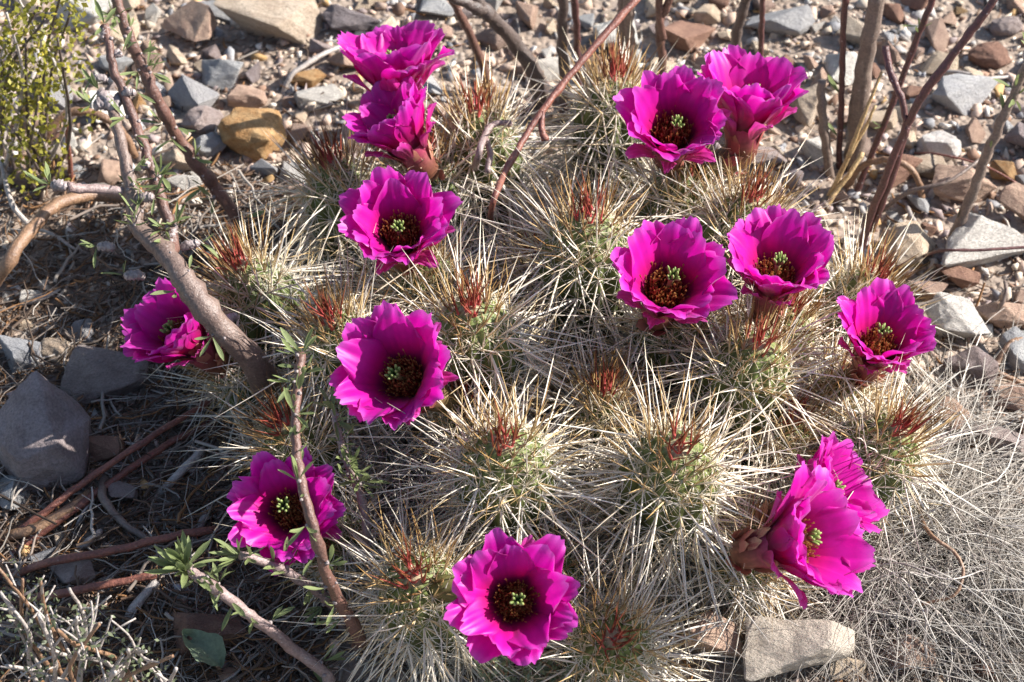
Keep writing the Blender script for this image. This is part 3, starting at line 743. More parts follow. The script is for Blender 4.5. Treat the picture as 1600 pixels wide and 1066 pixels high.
# leaf litter
def litter():
    rg = np.random.default_rng(8); N = 26000
    px = rg.uniform(-60, 1660, N); py = rg.uniform(-30, 1120, N)
    dens = np.where((px < 520) & (py > 260), 1.0, np.where((px > 1250) & (py > 380), .25, np.where(px < 520, .16, .06)))
    k = rg.uniform(0, 1, N) < dens; px, py = px[k], py[k]
    Q = np.array([PG(a, b) for a, b in zip(px, py)]); N = len(Q)
    a = rg.uniform(0, 6.28, N); L = .004+.026*rg.uniform(0, 1, N)**2.4
    d = np.stack([np.cos(a), np.sin(a), rg.normal(0, .15, N)], -1)
    s = np.linspace(-.5, .5, 4)
    bend = rg.normal(0, .22, (N, 1, 3))
    Pt = Q[:, None]+d[:, None]*L[:, None, None]*s[None, :, None]+bend*L[:, None, None]*(s**2)[None, :, None]*2
    Pt[..., 2] = np.maximum(Pt[..., 2], ground_z(Pt[..., 0], Pt[..., 1]))+rg.uniform(.0004, .0055, N)[:, None]
    r0 = .00035+.0009*rg.uniform(0, 1, N)**3
    Rd = r0[:, None]*np.array([.7, 1, 1, .6])
    pal = np.array([(.26,.21,.175),(.18,.11,.07),(.34,.30,.26),(.26,.135,.06),(.10,.07,.052),(.44,.39,.34),(.14,.095,.07)])
    c = pal[rg.choice(len(pal), N, p=[.17,.2,.12,.16,.17,.06,.12])]*rg.uniform(.6, 1.15, (N, 1))
    V, F, cc = strands(Pt, Rd, np.repeat(c[:, None], 4, 1))
    # long thin dead twigs tangled over the shaded soil
    N2 = 1500; px = rg.uniform(-60, 500, N2); py = rg.uniform(300, 1120, N2); k = (px-500)/1.6+py > 120; px, py = px[k], py[k]; N2 = len(px)
    Q = np.array([PG(a, b) for a, b in zip(px, py)]); K2 = 8; t2 = np.linspace(-.5, .5, K2); a = rg.normal(.6, .9, N2); L = .02+.085*rg.uniform(0, 1, N2)**2
    d = np.stack([np.cos(a), np.sin(a), rg.normal(0, .08, N2)], -1); sd = np.stack([-np.sin(a), np.cos(a), rg.normal(0, .2, N2)], -1); cv = rg.normal(0, .4, N2); ph = rg.uniform(0, 6.28, N2)
    Pt = Q[:, None]+d[:, None]*(L[:, None]*t2)[..., None]+sd[:, None]*(L[:, None]*(cv[:, None]*t2**2+.02*np.sin(t2*16+ph[:, None])))[..., None]
    Pt[..., 2] = np.maximum(Pt[..., 2], ground_z(Pt[..., 0], Pt[..., 1]))+(rg.uniform(0, 1, N2)**2*.014+.001)[:, None]
    r2 = .00035+.0011*rg.uniform(0, 1, N2)**3; c2 = pal[rg.choice(len(pal), N2, p=[.2,.17,.17,.10,.16,.08,.12])]*rg.uniform(.6, 1.2, (N2, 1))
    V2, F2, cc2 = strands(Pt, r2[:, None]*np.linspace(1, .6, K2)[None], np.repeat(c2[:, None], K2, 1), 4)
    F = np.concatenate([F, F2+len(V)]); V = np.concatenate([V, V2]); cc = np.concatenate([cc, cc2])
    tag(big_mesh('plant_litter', V, F, M_fibre, (0, 0, 0), None, cc), 'brown and grey litter of twig bits and dead leaves on the soil', 'litter', None, 'stuff')
litter()
# dry grass mat
def dry_grass():
    rg = np.random.default_rng(21); K = 8; t = np.linspace(0, 1, K); PT = []; RR = []; CC = []
    for k in range(125):
        if k < 88: px, py = rg.normal(1450, 120), rg.normal(865, 85)
        else: px, py = rg.uniform(1080, 1660), rg.uniform(650, 1110)
        b = np.array(PG(px, py)); main = rg.uniform(0, 6.28); tone = rg.uniform(.5, 1.1) if k % 3 else .32; hz = rg.uniform(.3, 1)  # low-lying tufts get a dark colour standing in for shade between strands
        core = math.exp(-(((px-1440)/170)**2+((py-870)/130)**2))
        for _ in range(int(rg.integers(20, 46))):
            a = main+rg.normal(0, 1.1); L = rg.uniform(.025, .095); d = np.array([math.cos(a), math.sin(a), 0]); sd = np.array([-d[1], d[0], 0])
            p0 = b+np.array([rg.normal(0, .010), rg.normal(0, .010), (rg.uniform(0, .045) if k % 3 else .002)*core])
            cv = rg.normal(0, .8); up = rg.uniform(.05, .75)*hz; w1, w2 = rg.normal(0, .03, 2)
            pts = p0+d*(L*t)[:, None]+sd*(L*(cv*t**2+w1*np.sin(t*9)))[:, None]+np.array([0, 0, 1])*(L*(up*t*(1-t)*1.3+w2*np.sin(t*8)))[:, None]
            pts[:, 2] = np.maximum(pts[:, 2], ground_z(pts[:, 0], pts[:, 1])+.0006)
            r0 = .00017+.00046*rg.uniform(0, 1)**3
            PT.append(pts); RR.append(r0*np.linspace(1, .55, K)); c = hexmix(np.array([.33, .275, .23]), np.array([.84, .79, .70]), rg.uniform(0, 1)**1.1)*tone*rg.uniform(.7, 1.1); CC.append(np.tile(c, (K, 1)))
    V, F, cc = strands(np.array(PT), np.array(RR), np.array(CC))
    tag(big_mesh('dry_grass', V, F, M_fibre, (0, 0, 0), None, cc), 'tangled mat of dry silver-grey grass in front of the cactus', 'grass', None, 'stuff')
dry_grass()

# ------------------------------------------------------------------ shrubs
def leaf_mesh(seed):
    rg = np.random.default_rng(seed); n = 6; V = []; C = []
    wp = np.array([.10, .45, .80, 1.0, .85, .12]); bend = rg.uniform(-.25, .45); sd = rg.uniform(-.15, .15)
    wd = rg.uniform(.075, .115)
    for j in range(n):
        s = j/(n-1); x = s; z = bend*s*s; y0 = sd*s*s
        for c in (-1, 0, 1):
            V.append((x, y0+c*wd*wp[j], z+abs(c)*.045*wp[j]))
            C.append(np.array([.235, .285, .115])*(.85 if c == 0 else 1.05)*(1+.25*(s-.5)))
    F = [(j*3+k, j*3+k+1, (j+1)*3+k+1, (j+1)*3+k) for j in range(n-1) for k in range(2)]
    me = bpy.data.meshes.new('leaf_shape'); me.from_pydata(V, [], F)
    at = me.color_attributes.new('col', 'FLOAT_COLOR', 'POINT'); c = np.ones((len(V), 4), np.float32); c[:, :3] = np.array(C)
    at.data.foreach_set('color', c.ravel()); me.materials.append(M_leaf)
    me.polygons.foreach_set('use_smooth', np.ones(len(F), bool)); return me
LV = [leaf_mesh(k) for k in range(7)]
def add_leaf(parent, p, d, L):
    o = bpy.data.objects.new('leaf', rnd.choice(LV)); place(o, p, parent)
    d = Vector(d).normalized(); side = d.cross(Vector((rnd.uniform(-.4, .4), rnd.uniform(-.4, .4), 1)))
    if side.length < 1e-3: side = Vector((1, 0, 0))
    side.normalize(); up = side.cross(d)
    if up.z < 0: up = -up; side = -side
    M = Matrix((d, side, up)).transposed() if True else None
    o.rotation_euler = M.to_euler(); o.scale = (L, L*rnd.uniform(.8, 1.15), L)
    return o
def stem_tube(name, pts, r0, r1, m, parent=None, knots=True, sides=9, seed=0, n=8, kn=.22):
    rg = np.random.default_rng(seed+900)
    c = catmull(pts, n); K = len(c); rad = r1+(r0-r1)*np.linspace(1, 0, K)**1.25
    if knots: rad = rad*(1+kn*np.maximum(0, rg.normal(-.2, .8, K)).clip(0, 1.3))
    c[1:-1] += rg.normal(0, r0*(.10 if r0 < .005 else .05), (K-2, 3))
    V, F = tube_vf(c, rad, sides, .06, seed)
    o = mesh_obj(name, V, F, m, c[0], parent); return o, c, rad
def tuft(par, p, axis, n, L, spread=1.0):
    for _ in range(n):
        d = np.asarray(axis)*rnd.uniform(.4, 1.1)+np.array([rnd.gauss(0, .6), rnd.gauss(0, .6), rnd.gauss(.1, .5)])*spread
        add_leaf(par, p+norm(d)*.001, d, L*rnd.uniform(.65, 1.25))
def spur(par, p, d, L, r, nleaf, leafL=.013, seed=0):
    d = norm(np.asarray(d, float)); pts = [p, p+d*L*.4+np.array([0, 0, .001]), p+d*L*.75, p+d*L]
    c = catmull(pts, 6); V, F = tube_vf(c, r*.80*np.interp(np.linspace(0, 1, len(c)), [0, .15, .5, .8, .93, 1], [.8, 1, 1.05, .95, .7, .25])*np.array([rnd.uniform(.93, 1.07) for _ in c]), 11, .24, seed)
    mesh_obj('spur', V, F, M_knob, p, par); tuft(par, p+d*L, d, nleaf, leafL)
def dots(par, c, rad, n, seed):
    rg = np.random.default_rng(seed)
    for _ in range(n):
        k = rg.integers(2, len(c)-1); ax = norm(c[k]-c[k-1]); e = rg.normal(0, 1, 3); e -= ax*np.dot(e, ax); e = norm(e)
        if np.dot(e, CAM-c[k]) < -.1: e = -e
        p = c[k]+e*rad[k]*.85
        V, F = tube_vf([p, p+e*.0009, p+e*.0016], np.array([.0014, .0012, .0006])*rg.uniform(.6, 1.2), 6, .15, seed)
        mesh_obj('bud', V, F, M_knob, p, par)
        if rg.random() < .75: tuft(par, p+e*.0015, e, rg.integers(2, 5), .0130)
def Pz(*a): return [P(*q) for q in a]

# leafy shrub slanting over the left of the clump
base = P(412, 590, .030)
sh = empty('leafy_shrub', (base[0], base[1], float(ground_z(base[0], base[1]))))
tag(sh, 'brown knobbly shrub with sparse narrow leaves leaning over a shaded flower', 'shrub')
t1, c1, r1 = stem_tube('stem', [PG(425, 640)]+Pz((402,574,.085), (340,508,.125), (285,435,.145), (255,392,.15), (215,355,.155), (207,310,.165), (198,265,.175), (186,210,.185), (175,165,.19)), .0090, .0028, M_bark_main, sh, seed=1, n=6)
t2, c2, r2 = stem_tube('stem', [c1[24]]+Pz((272,385,.145), (255,320,.16), (238,268,.17), (214,200,.185), (195,150,.195), (177,105,.205), (170,65,.215), (163,40,.22)), .0038, .0024, M_bark, sh, seed=2, n=6)
t3, c3, r3 = stem_tube('stem', [PG(420, 420)]+Pz((350,312,.06), (312,262,.085), (278,215,.11), (250,165,.14), (222,105,.165), (200,55,.185), (180,-8,.205)), .0042, .0034, M_bark, sh, seed=3, n=6)
s4, c4, r4 = stem_tube('branch', Pz((205,300,.166), (170,296,.17), (135,295,.175), (105,293,.18)), .0024, .0028, M_bark_mauve, sh, seed=4, n=5)
dots(t1, c1, r1, 15, 31); dots(t2, c2, r2, 16, 32); dots(t3, c3, r3, 22, 33)
for (px, py, z, dx, dy, dz, L, r, nl, par) in [(178,172,.19,-.5,.6,.3,.016,.0042,5,t1),(178,172,.19,.25,.9,.2,.013,.0035,1,t1),(172,165,.19,-1,-.1,.2,.010,.0045,4,t1),
      (165,62,.215,-.1,.8,.4,.010,.0036,6,t2),(176,88,.208,.9,.3,.2,.006,.003,2,t2),(192,148,.196,.9,.1,.2,.008,.0028,2,t2),(168,125,.20,-.9,0,.2,.009,.0028,2,t2),(232,260,.172,-.5,-.4,.5,.006,.0034,2,t2),
      (105,293,.18,-1,.15,.1,.010,.0038,7,s4),(212,312,.165,.9,-.1,.3,.012,.0036,4,t1),(262,385,.145,.25,.7,.5,.014,.0034,4,t2),(282,388,.14,1,.2,.2,.012,.0032,3,t2),
      (225,432,.13,-.9,-.2,.3,.012,.0036,4,t1),(178,388,.14,-.9,-.1,.3,.010,.0032,4,t1),(288,440,.125,-.1,-.8,.4,.010,.0034,4,t1),(345,508,.09,.8,.4,.3,.012,.0036,2,t1),(338,505,.092,-.7,-.3,.4,.006,.003,3,t1)]:
    spur(par, P(px, py, z), (dx, dy, dz), L, r, nl, seed=int(px*7+py))
# small leafy stems in front of and inside the clump
def leafy_stem(label, pts, r0, r1, m, ndots, seed, tip=5, dense=0, tipL=.0135):
    g = PG(pts[0][0], pts[0][1]+25)
    t = empty('leafy_shoot', g); tag(t, label, 'shoot')
    s, c, rad = stem_tube('stem', [g]+Pz(*pts), r0, r1, m, t, seed=seed, n=6)
    dots(s, c, rad, ndots, seed+40); tuft(s, c[-1], norm(c[-1]-c[-3]), tip, tipL)
    for _ in range(dense):
        k = rnd.randrange(len(c)//2, len(c)); tuft(s, c[k], norm(CAM-c[k]), 1, .013)
    return t, s, c
leafy_stem('brown leafy shoot crossing in front of a magenta flower', [(560,990,.06),(530,940,.10),(508,890,.13),(485,805,.16),(466,730,.17),(462,660,.18),(466,600,.185),(472,552,.19)], .0038, .0022, M_bark, 16, 5, 6, 14)
leafy_stem('purplish leafy shoot between the crossed flower and its neighbour', [(575,850,.07),(570,800,.09),(558,760,.10),(545,730,.11),(532,690,.12),(520,640,.13)], .0027, .0018, M_bark_mauve, 9, 6, 8, 22)
leafy_stem('mauve-brown shoot ending in a dense whorl of narrow leaves', [(510,1055,.03),(455,1010,.055),(400,968,.08),(350,930,.10),(318,907,.11),(290,888,.115)], .0034, .0030, M_bark_mauve, 14, 7, 34, 16, .0165)
leafy_stem('short mauve leafy shoot lying below the crossed flower', [(535,960,.03),(495,925,.06),(455,898,.08),(420,880,.09),(375,868,.10)], .0029, .0024, M_bark_mauve, 8, 8, 12, 14)

# bare stems and twigs; a stem stands on the ground at its first point
def bare(name, label, cat, paths, m, r0, r1, seed, leaves=0, group=None, kn=.16):
    r0 *= .8; r1 *= .8
    first = paths[0][0]; g = PG(first[0], first[1])
    if len(paths) == 1:
        pts = [np.asarray(g)-np.array([0, 0, .004])]+Pz(*paths[0][1:])
        o, c, rad = stem_tube(name, pts, r0, r1, m, None, seed=seed, n=6, kn=kn)
        o0 = o
        tag(o, label, cat, group)
    else:
        o = empty(name, g); tag(o, label, cat, group)
        for i, pa in enumerate(paths):
            pts = ([np.asarray(g)-np.array([0, 0, .004])]+Pz(*pa[1:])) if i == 0 else Pz(*pa)
            o0, c, rad = stem_tube('stem' if i == 0 else 'branch', pts, r0 if i == 0 else r0*.75, r1, m, o, seed=seed+i, n=6, kn=kn)
    for _ in range(leaves):
        k = rnd.randrange(3, len(c)); tuft(o0, c[k], norm(np.array([rnd.uniform(-1, 1), rnd.uniform(-1, 1), .5])), 2, .014)
    return o
bare('forked_branch', 'thick dark forked branch rising out of the back of the cactus', 'branch', [[(850,175,0),(838,120,.035),(800,62,.07),(765,25,.10),(735,8,.115),(690,-12,.13)], [(765,25,.10),(745,0,.115),(735,-25,.13)]], M_bark_dark, .0085, .0042, 61)
bare('bare_stem', 'reddish brown slanting stem beside the thick dark branch', 'stem', [[(770,140,0),(745,80,.04),(722,30,.075),(700,-15,.105)]], M_bark, .0042, .0034, 62)
bare('red_twig', 'long red twig slanting across the top of the cactus', 'twig', [[(768,345,.06),(768,325,.125),(790,268,.13),(826,205,.135),(850,170,.14),(882,128,.145),(940,60,.155),(1000,-8,.165)], [(848,172,.14),(846,200,.135),(852,220,.13)]], M_bark_red, .0022, .0030, 63)
bare('pinkish_twig', 'short peeling pinkish twig lying on spines beside the red twig', 'twig', [[(735,290,.05),(745,250,.115),(758,212,.12),(770,195,.12),(800,192,.12)], [(758,212,.12),(765,240,.115),(762,270,.11)]], M_bark_mauve, .0030, .0024, 64)
bare('bare_stem', 'straight dark stem beside the red twig, with a small side spur', 'stem', [[(882,190,0),(880,100,.05),(879,40,.085),(880,-15,.12)]], M_bark_dark, .0046, .0042, 65)
bare('bare_stem', 'thin straight maroon stem next to the straight dark stem', 'stem', [[(905,150,0),(902,60,.05),(897,0,.09),(896,-20,.1)]], M_bark_maroon, .0032, .0030, 66)
bare('bare_stem', 'pair of stout brown stems behind a cactus tip', 'stem', [[(985,190,0),(984,100,.05),(982,40,.085),(982,-15,.12)], [(972,170,.01),(971,90,.055),(973,20,.095),(975,-15,.115)]], M_bark_grey, .0056, .0046, 67)
bare('bare_stem', 'crooked reddish stem standing behind the left one of the paired flowers', 'stem', [[(1030,170,0),(1034,90,.05),(1030,40,.08),(1042,10,.10),(1050,-15,.115)], [(1036,60,.07),(1030,20,.095),(1031,-15,.115)]], M_bark, .0042, .0032, 68)
bare('bare_stem', 'dark stem leaning behind the right one of the paired flowers', 'stem', [[(1140,150,0),(1150,60,.055),(1160,20,.08),(1170,-15,.10)]], M_bark_dark, .0046, .0042, 69)
bare('bare_stem', 'thin dark maroon stem rising behind the paired flowers', 'stem', [[(1188,190,0),(1189,70,.07),(1191,20,.1),(1192,-15,.12)]], M_bark_maroon, .0025, .0022, 70)
bare('bare_stem', 'slim knotted dark stem beside the thick bare stem', 'stem', [[(1312,262,0),(1313,190,.045),(1316,110,.09),(1318,40,.13),(1322,-15,.16)]], M_bark_maroon, .0028, .0025, 71, 2)
bare('bare_stem', 'grey broken stub of a stem beside the slim knotted stem', 'stem', [[(1300,275,0),(1288,210,.04),(1284,160,.065),(1284,125,.08)]], M_bark_grey, .0042, .0036, 72)
bare('bare_stem', 'thickest bare brown stem standing upright on the gravel', 'stem', [[(1333,262,0),(1340,190,.045),(1350,110,.09),(1362,40,.13),(1372,-15,.16)]], M_bark_grey, .0088, .0066, 73, kn=.1)
bare('straw_stalk', 'split straw-coloured stalk leaning against the thickest bare stem', 'stalk', [[(1290,312,0),(1318,262,.03),(1340,205,.06),(1362,150,.085),(1378,112,.10)], [(1325,245,.04),(1352,200,.06),(1368,165,.075)]], M_straw, .0026, .0012, 74)
bare('bare_stem', 'dark slanting twig passing behind the thickest bare stem', 'twig', [[(1335,305,0),(1365,235,.035),(1395,160,.075),(1418,100,.105),(1445,30,.14),(1462,-12,.16)]], M_bark_maroon, .0026, .0026, 75, 3)
bare('maroon_twig', 'long dark red double twig with a pale forked side shoot', 'twig', [[(1340,420,0),(1352,360,.05),(1385,275,.10),(1418,195,.14),(1448,140,.17),(1490,85,.195),(1525,40,.215),(1560,-10,.235)], [(1362,360,.05),(1392,280,.095),(1418,195,.14)], [(1417,190,.142),(1408,150,.155),(1390,110,.165),(1384,72,.175)]], M_bark_maroon, .0034, .0030, 76)
bare('bare_stem', 'brown stem with few green leaves standing on the largest pale grey slab', 'stem', [[(1482,395,0),(1500,345,.03),(1520,300,.055),(1540,245,.085),(1565,190,.115),(1592,130,.145),(1625,60,.18)]], M_bark_grey, .0046, .0036, 77, 8)
bare('thin_twig', 'thin dark twig lying across the largest pale grey slab', 'twig', [[(1430,400,0),(1470,392,.045),(1530,391,.05),(1620,385,.05)]], M_bark_maroon, .0013, .0012, 78)
bare('arched_twig', 'brown arched twig hooping over the dark reddish stone', 'twig', [[(1320,292,0),(1345,262,.022),(1380,250,.032),(1415,258,.034),(1436,285,.022),(1440,318,.004)]], M_bark_tan, .0030, .0026, 79)
bare('straw_stalk', 'orange brown flat stalk end beside the arched twig', 'stalk', [[(1285,330,0),(1305,300,.012),(1325,275,.022),(1348,238,.035)]], M_straw, .0028, .0020, 80)
bare('fallen_twig', 'slender grey-brown twig lying between white stone and arched twig', 'twig', [[(1370,330,.002),(1420,300,.02),(1480,285,.03),(1530,250,.035)]], M_bark_grey, .0022, .0014, 81)
bare('fallen_twig', 'fallen grey twig beside the flat grey slab', 'twig', [[(1445,110,.002),(1490,112,.01),(1540,122,.01),(1580,120,.004)]], M_dead, .0020, .0016, 82)
bare('fallen_twig', 'reddish thin runner twig in front of the smooth white stone', 'twig', [[(1420,232,.002),(1470,242,.02),(1540,260,.02),(1610,300,.01)]], M_bark_red, .0011, .0009, 83)
bare('fallen_twig', 'short pale stick pointing at the largest pale grey slab', 'twig', [[(1415,310,.002),(1425,340,.014),(1438,372,.008)]], M_dead, .0022, .0018, 84)
bare('fallen_twig', 'crooked brown twig between the pale angular block and its neighbours', 'twig', [[(1540,500,.004),(1562,480,.02),(1572,455,.03),(1570,440,.03)]], M_bark_grey, .0022, .0015, 85)
bare('fallen_twig', 'forked brown twig beside the blue-grey stone at the clump edge', 'twig', [[(1540,600,.004),(1562,560,.015),(1580,535,.02),(1598,530,.02)], [(1562,560,.015),(1558,580,.012),(1600,600,.008)]], M_bark_tan, .0028, .0020, 86)
bare('dry_stalk', 'curled reddish dry stalk resting on the dry grass mat', 'stalk', [[(1430,770,.03),(1450,830,.05),(1490,862,.05),(1505,895,.045),(1490,930,.04),(1440,945,.03)]], M_bark_tan, .0016, .0010, 87)
for k, (lab, pa, r) in enumerate([('pale dry stalk lying across the dry grass toward the whitish boulder', [(1250,1000,.02),(1330,925,.03),(1400,895,.04),(1450,900,.04)], .0009),
        ('straight grey dry stalk standing in the dry grass', [(1450,1066,.005),(1446,1000,.02),(1448,950,.04)], .0014),
        ('thin straw stalk bridging the dry grass mat', [(1320,900,.03),(1400,880,.045),(1480,905,.05),(1540,890,.04)], .0008)]):
    bare('dry_stalk', lab, 'stalk', [[pa[0]]+pa[1:]], M_dead, r, r*.7, 120+k)
# twigs on the shaded left ground
for k, (lab, pa, mm, r0, r1) in enumerate([
  ('long reddish brown fallen twig running past the large shaded boulder', [(-20,858,.004),(70,800,.012),(150,740,.016),(240,680,.02),(345,618,.02)], M_bark_red, .0030, .0024),
  ('second reddish fallen twig lying parallel below the first one', [(-20,885,.004),(90,815,.008),(200,735,.010),(270,690,.012),(350,650,.012)], M_bark_red, .0030, .0028),
  ('red fallen twig with white specks under the crossed flower', [(-20,905,.004),(80,878,.014),(180,860,.018),(260,840,.02),(340,828,.016)], M_bark_red, .0032, .0030),
  ('straight orange-red fallen twig above the dry twiggy bush', [(-20,942,.006),(80,930,.012),(160,915,.016),(245,898,.018)], M_bark_red, .0034, .0028),
  ('crooked olive-brown stick bending between the fallen red twigs', [(165,735,.012),(160,775,.014),(190,815,.010),(235,845,.008)], M_bark_grey, .0036, .0026),
  ('bleached straight stick beside the leafy whorl', [(185,985,.004),(210,950,.008),(245,908,.014)], M_dead, .0036, .0034),
  ('bleached stick lying under the long spines by the crossed flower', [(240,775,.004),(275,745,.012),(318,702,.014)], M_dead, .0036, .0030),
  ('bleached stick stub between the red twigs', [(115,860,.004),(140,845,.008),(158,830,.006)], M_dead, .0038, .0022),
  ('pale thin stick beside the bleached stub', [(112,832,.003),(128,805,.008),(148,778,.006)], M_dead, .0014, .0010),
  ('bleached stick behind the crossed flower', [(290,850,.004),(312,825,.008),(330,790,.006)], M_dead, .0032, .0026),
  ('tan curved bark strip beneath the red twigs', [(-20,835,.003),(40,832,.006),(100,800,.010),(140,770,.008)], M_bark_tan, .0048, .0036),
  ('thick tan-brown bowed branch beyond the shaded stones', [(-30,470,.02),(10,415,.05),(45,362,.055),(90,320,.05),(150,306,.04),(225,312,.03)], M_bark_tan, .0058, .0048),
  ('tan arched branch hooping behind the knobbly shrub tips', [(55,262,.002),(70,215,.03),(105,178,.045),(150,178,.045),(190,205,.035),(212,245,.012)], M_bark_tan, .0044, .0034),
  ('bleached slim crooked stick behind the yellow-green bush', [(60,360,.004),(20,320,.02),(2,240,.03),(20,175,.05),(55,112,.07)], M_dead, .0024, .0018),
  ('slim grey stick lying behind the round ochre boulder', [(440,145,.004),(455,118,.012),(500,88,.016),(540,70,.012)], M_dead, .0026, .0022),
  ('grey fallen stick across the dark litter', [(20,472,.004),(60,470,.007),(95,452,.007)], M_dead, .0018, .0012),
  ('thin grey stick leaning over the dark litter', [(45,350,.004),(80,365,.012),(120,392,.006)], M_dead, .0016, .0012),
  ('upright red stub inside the tan arched branch', [(112,285,0),(108,240,.03),(104,190,.06)], M_bark_red, .0024, .0018)]):
    bare('fallen_twig' if 'fallen' in lab else 'stick', lab, 'twig', [pa], mm, r0, r1, 150+k)

# yellow-green bush in the far left corner
def corner_bush():
    g = PG(30, 290); t = empty('desert_bush', g); tag(t, 'bush with tiny yellow-green leaves and grey twigs at the gravel edge', 'bush')
    rg = np.random.default_rng(77); LP = []
    tips = [(20,-20,.16),(60,10,.16),(95,-10,.17),(10,60,.14),(90,60,.15),(40,100,.13),(5,150,.11),(60,150,.11),(20,200,.08),(-20,20,.15),(-30,120,.12),(70,30,.17),(10,20,.18),(110,20,.16),(40,60,.15)]
    for k, (px, py, z) in enumerate(tips):
        e = P(px, py, z); b = np.asarray(g)+np.array([rg.uniform(-.02, .02), rg.uniform(-.02, .02), -.003]); m = hexmix(b, e, .5)+rg.normal(0, .012, 3)
        s, c, rad = stem_tube('stem', [b, m, e], .0017, .0008, M_bark_dark if k % 3 else M_dead, t, seed=300+k, n=7)
        for _ in range(9):
            q = c[rg.integers(len(c)//2, len(c))]; LP.append(q+rg.normal(0, .010, 3))
    LP = np.array(LP); N = 13; pts = np.repeat(LP, N, 0)+rg.normal(0, .0055, (len(LP)*N, 3)); n = len(pts)
    d = norm(rg.normal(0, 1, (n, 3))); sd = norm(np.cross(d, rg.normal(0, 1, (n, 3)))); L = rg.uniform(.003, .006, (n, 1))
    V = np.stack([pts, pts+d*L*.5+sd*L*.33, pts+d*L, pts+d*L*.5-sd*L*.33], 1).reshape(-1, 3); F = np.arange(n*4).reshape(n, 4)
    c = hexmix(np.array([.22, .23, .035]), np.array([.42, .36, .05]), rg.uniform(0, 1, (n, 1)))*rg.uniform(.6, 1.1, (n, 1))
    tag(big_mesh('foliage', V, F, M_leaf, g, t, np.repeat(c, 4, 0), False), kind='stuff')
corner_bush()
# pale dry twiggy bush at the lower left
def twiggy_bush():
    g = PG(130, 1120); t = empty('dry_bush', g); tag(t, 'dry twiggy bush of pale bleached shoots with specks of grey-green', 'bush')
    rg = np.random.default_rng(99); LP = []
    ends = [(-5,885,0.125),(0,925,0.115),(15,950,0.105),(62,905,0.125),(108,920,0.125),(120,965,0.135),(155,975,0.135),(200,1015,0.125),(228,1018,0.115),(270,1025,0.115),(275,1045,0.105),(60,960,0.135),(90,985,0.145),(10,1040,0.095),(60,1010,0.115),(35,905,0.115),(180,1050,0.115)]
    for k, (px, py, z) in enumerate(ends):
        e = P(px, py, z); b = np.asarray(g)+np.array([rg.uniform(-.035, .035), rg.uniform(-.02, .02), -.003])
        m1 = hexmix(b, e, .4)+rg.normal(0, .006, 3); m2 = hexmix(b, e, .72)+rg.normal(0, .004, 3)
        s, c, rad = stem_tube('stem', [b, m1, m2, e], .0016, .0009, M_dead if k % 3 else M_bark_tan, t, seed=400+k, n=6, kn=.4)
        for _ in range(4):
            i0 = rg.integers(len(c)//2, len(c)-2); q = c[i0]; d = norm(norm(e-b)+rg.normal(0, .85, 3)); L = rg.uniform(.010, .030)
            stem_tube('twig', [q, q+d*L*.5+rg.normal(0, .0012, 3), q+d*L], .0008, .0005, M_dead, s, seed=int(rg.integers(9999)), n=3, sides=5)
            LP.append(q+d*L*.6); LP.append(q)
    LP = np.array(LP); N = 5; pts = np.repeat(LP, N, 0)+rg.normal(0, .004, (len(LP)*N, 3)); n = len(pts)
    d = norm(rg.normal(0, 1, (n, 3))); sd = norm(np.cross(d, rg.normal(0, 1, (n, 3)))); L = rg.uniform(.002, .005, (n, 1))
    V = np.stack([pts, pts+d*L*.5+sd*L*.25, pts+d*L, pts+d*L*.5-sd*L*.25], 1).reshape(-1, 3); F = np.arange(n*4).reshape(n, 4)
    c = np.array([.17, .20, .11])*rg.uniform(.6, 1.3, (n, 1))
    tag(big_mesh('foliage', V, F, M_leaf, g, t, np.repeat(c, 4, 0), False), kind='stuff')
twiggy_bush()
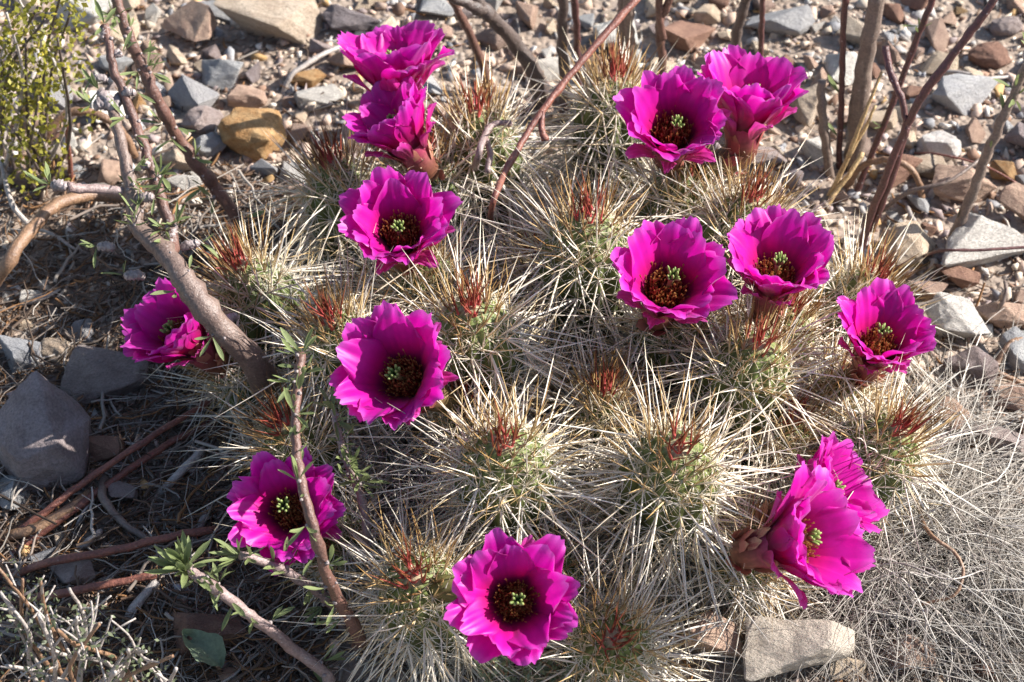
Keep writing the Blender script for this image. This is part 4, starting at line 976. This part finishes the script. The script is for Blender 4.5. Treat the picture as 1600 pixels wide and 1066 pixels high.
# grey-green sprigs in front of the lowest flower
def sprigs():
    for k, (px, py, lab) in enumerate([(790,1050,'grey-green sprig of tiny leaves under the frontmost flower'), (870,1040,'taller grey-green sprig beside the frontmost cactus tip')]):
        g = PG(px, py+70); t = empty('leafy_sprig', g); tag(t, lab, 'sprig'); rg = np.random.default_rng(700+k); LP = []
        for j in range(6):
            e = P(px+rg.uniform(-45, 45), py+rg.uniform(-30, 15), .055+rg.uniform(-.01, .012)); m = hexmix(np.asarray(g), e, .5)+rg.normal(0, .005, 3)
            s, c, rad = stem_tube('stem', [g, m, e], .0008, .0005, M_bark_tan, t, seed=720+j, n=6, sides=5)
            LP += [c[i] for i in range(len(c)//3, len(c))]
        LP = np.array(LP); N = 4; pts = np.repeat(LP, N, 0); n = len(pts); d = norm(rg.normal(0, .8, (n, 3))+np.array([0, 0, .7])); sd = norm(np.cross(d, rg.normal(0, 1, (n, 3)))); L = rg.uniform(.004, .007, (n, 1))
        V = np.stack([pts, pts+d*L*.5+sd*L*.22, pts+d*L, pts+d*L*.5-sd*L*.22], 1).reshape(-1, 3); F = np.arange(n*4).reshape(n, 4)
        c = np.array([.24, .28, .17])*rg.uniform(.7, 1.25, (n, 1))
        tag(big_mesh('foliage', V, F, M_leaf, g, t, np.repeat(c, 4, 0), False), kind='stuff')
sprigs()
# broad grey-green leaf near the front
def broad_leaf():
    g = PG(330, 1050); n = 9; V = []; F = []
    wp = [.1, .55, .9, 1, .95, .85, .6, .45, .05]
    a = P(345, 1045, .018); b = P(285, 985, .03)
    d = b-a; L = np.linalg.norm(d); d /= L; sd = norm(np.cross(d, [0, 0, 1.])); up = np.cross(sd, d)
    for j in range(n):
        s = j/(n-1)
        for k in range(7):
            c = -1+k/3; V.append(a+d*s*L+sd*c*L*.32*wp[j]*(1+.12*math.sin(j*2.3+k))+up*(.006*abs(c)+.004*math.sin(s*5)))
    F = [(j*7+k, j*7+k+1, (j+1)*7+k+1, (j+1)*7+k) for j in range(n-1) for k in range(6)]
    t = empty('broadleaf_seedling', g); tag(t, 'broad-leaved grey-green seedling beside the shoot with leaf whorl', 'seedling')
    mesh_obj('leaf', V, F, M_leaf, a, t, np.tile([.20, .26, .17], (len(V), 1)))
    o, c, r = stem_tube('stem', [g, hexmix(np.asarray(g), a, .5)+np.array([.002, 0, 0]), a+d*.003], .0014, .001, M_bark_tan, t, seed=801)
broad_leaf()
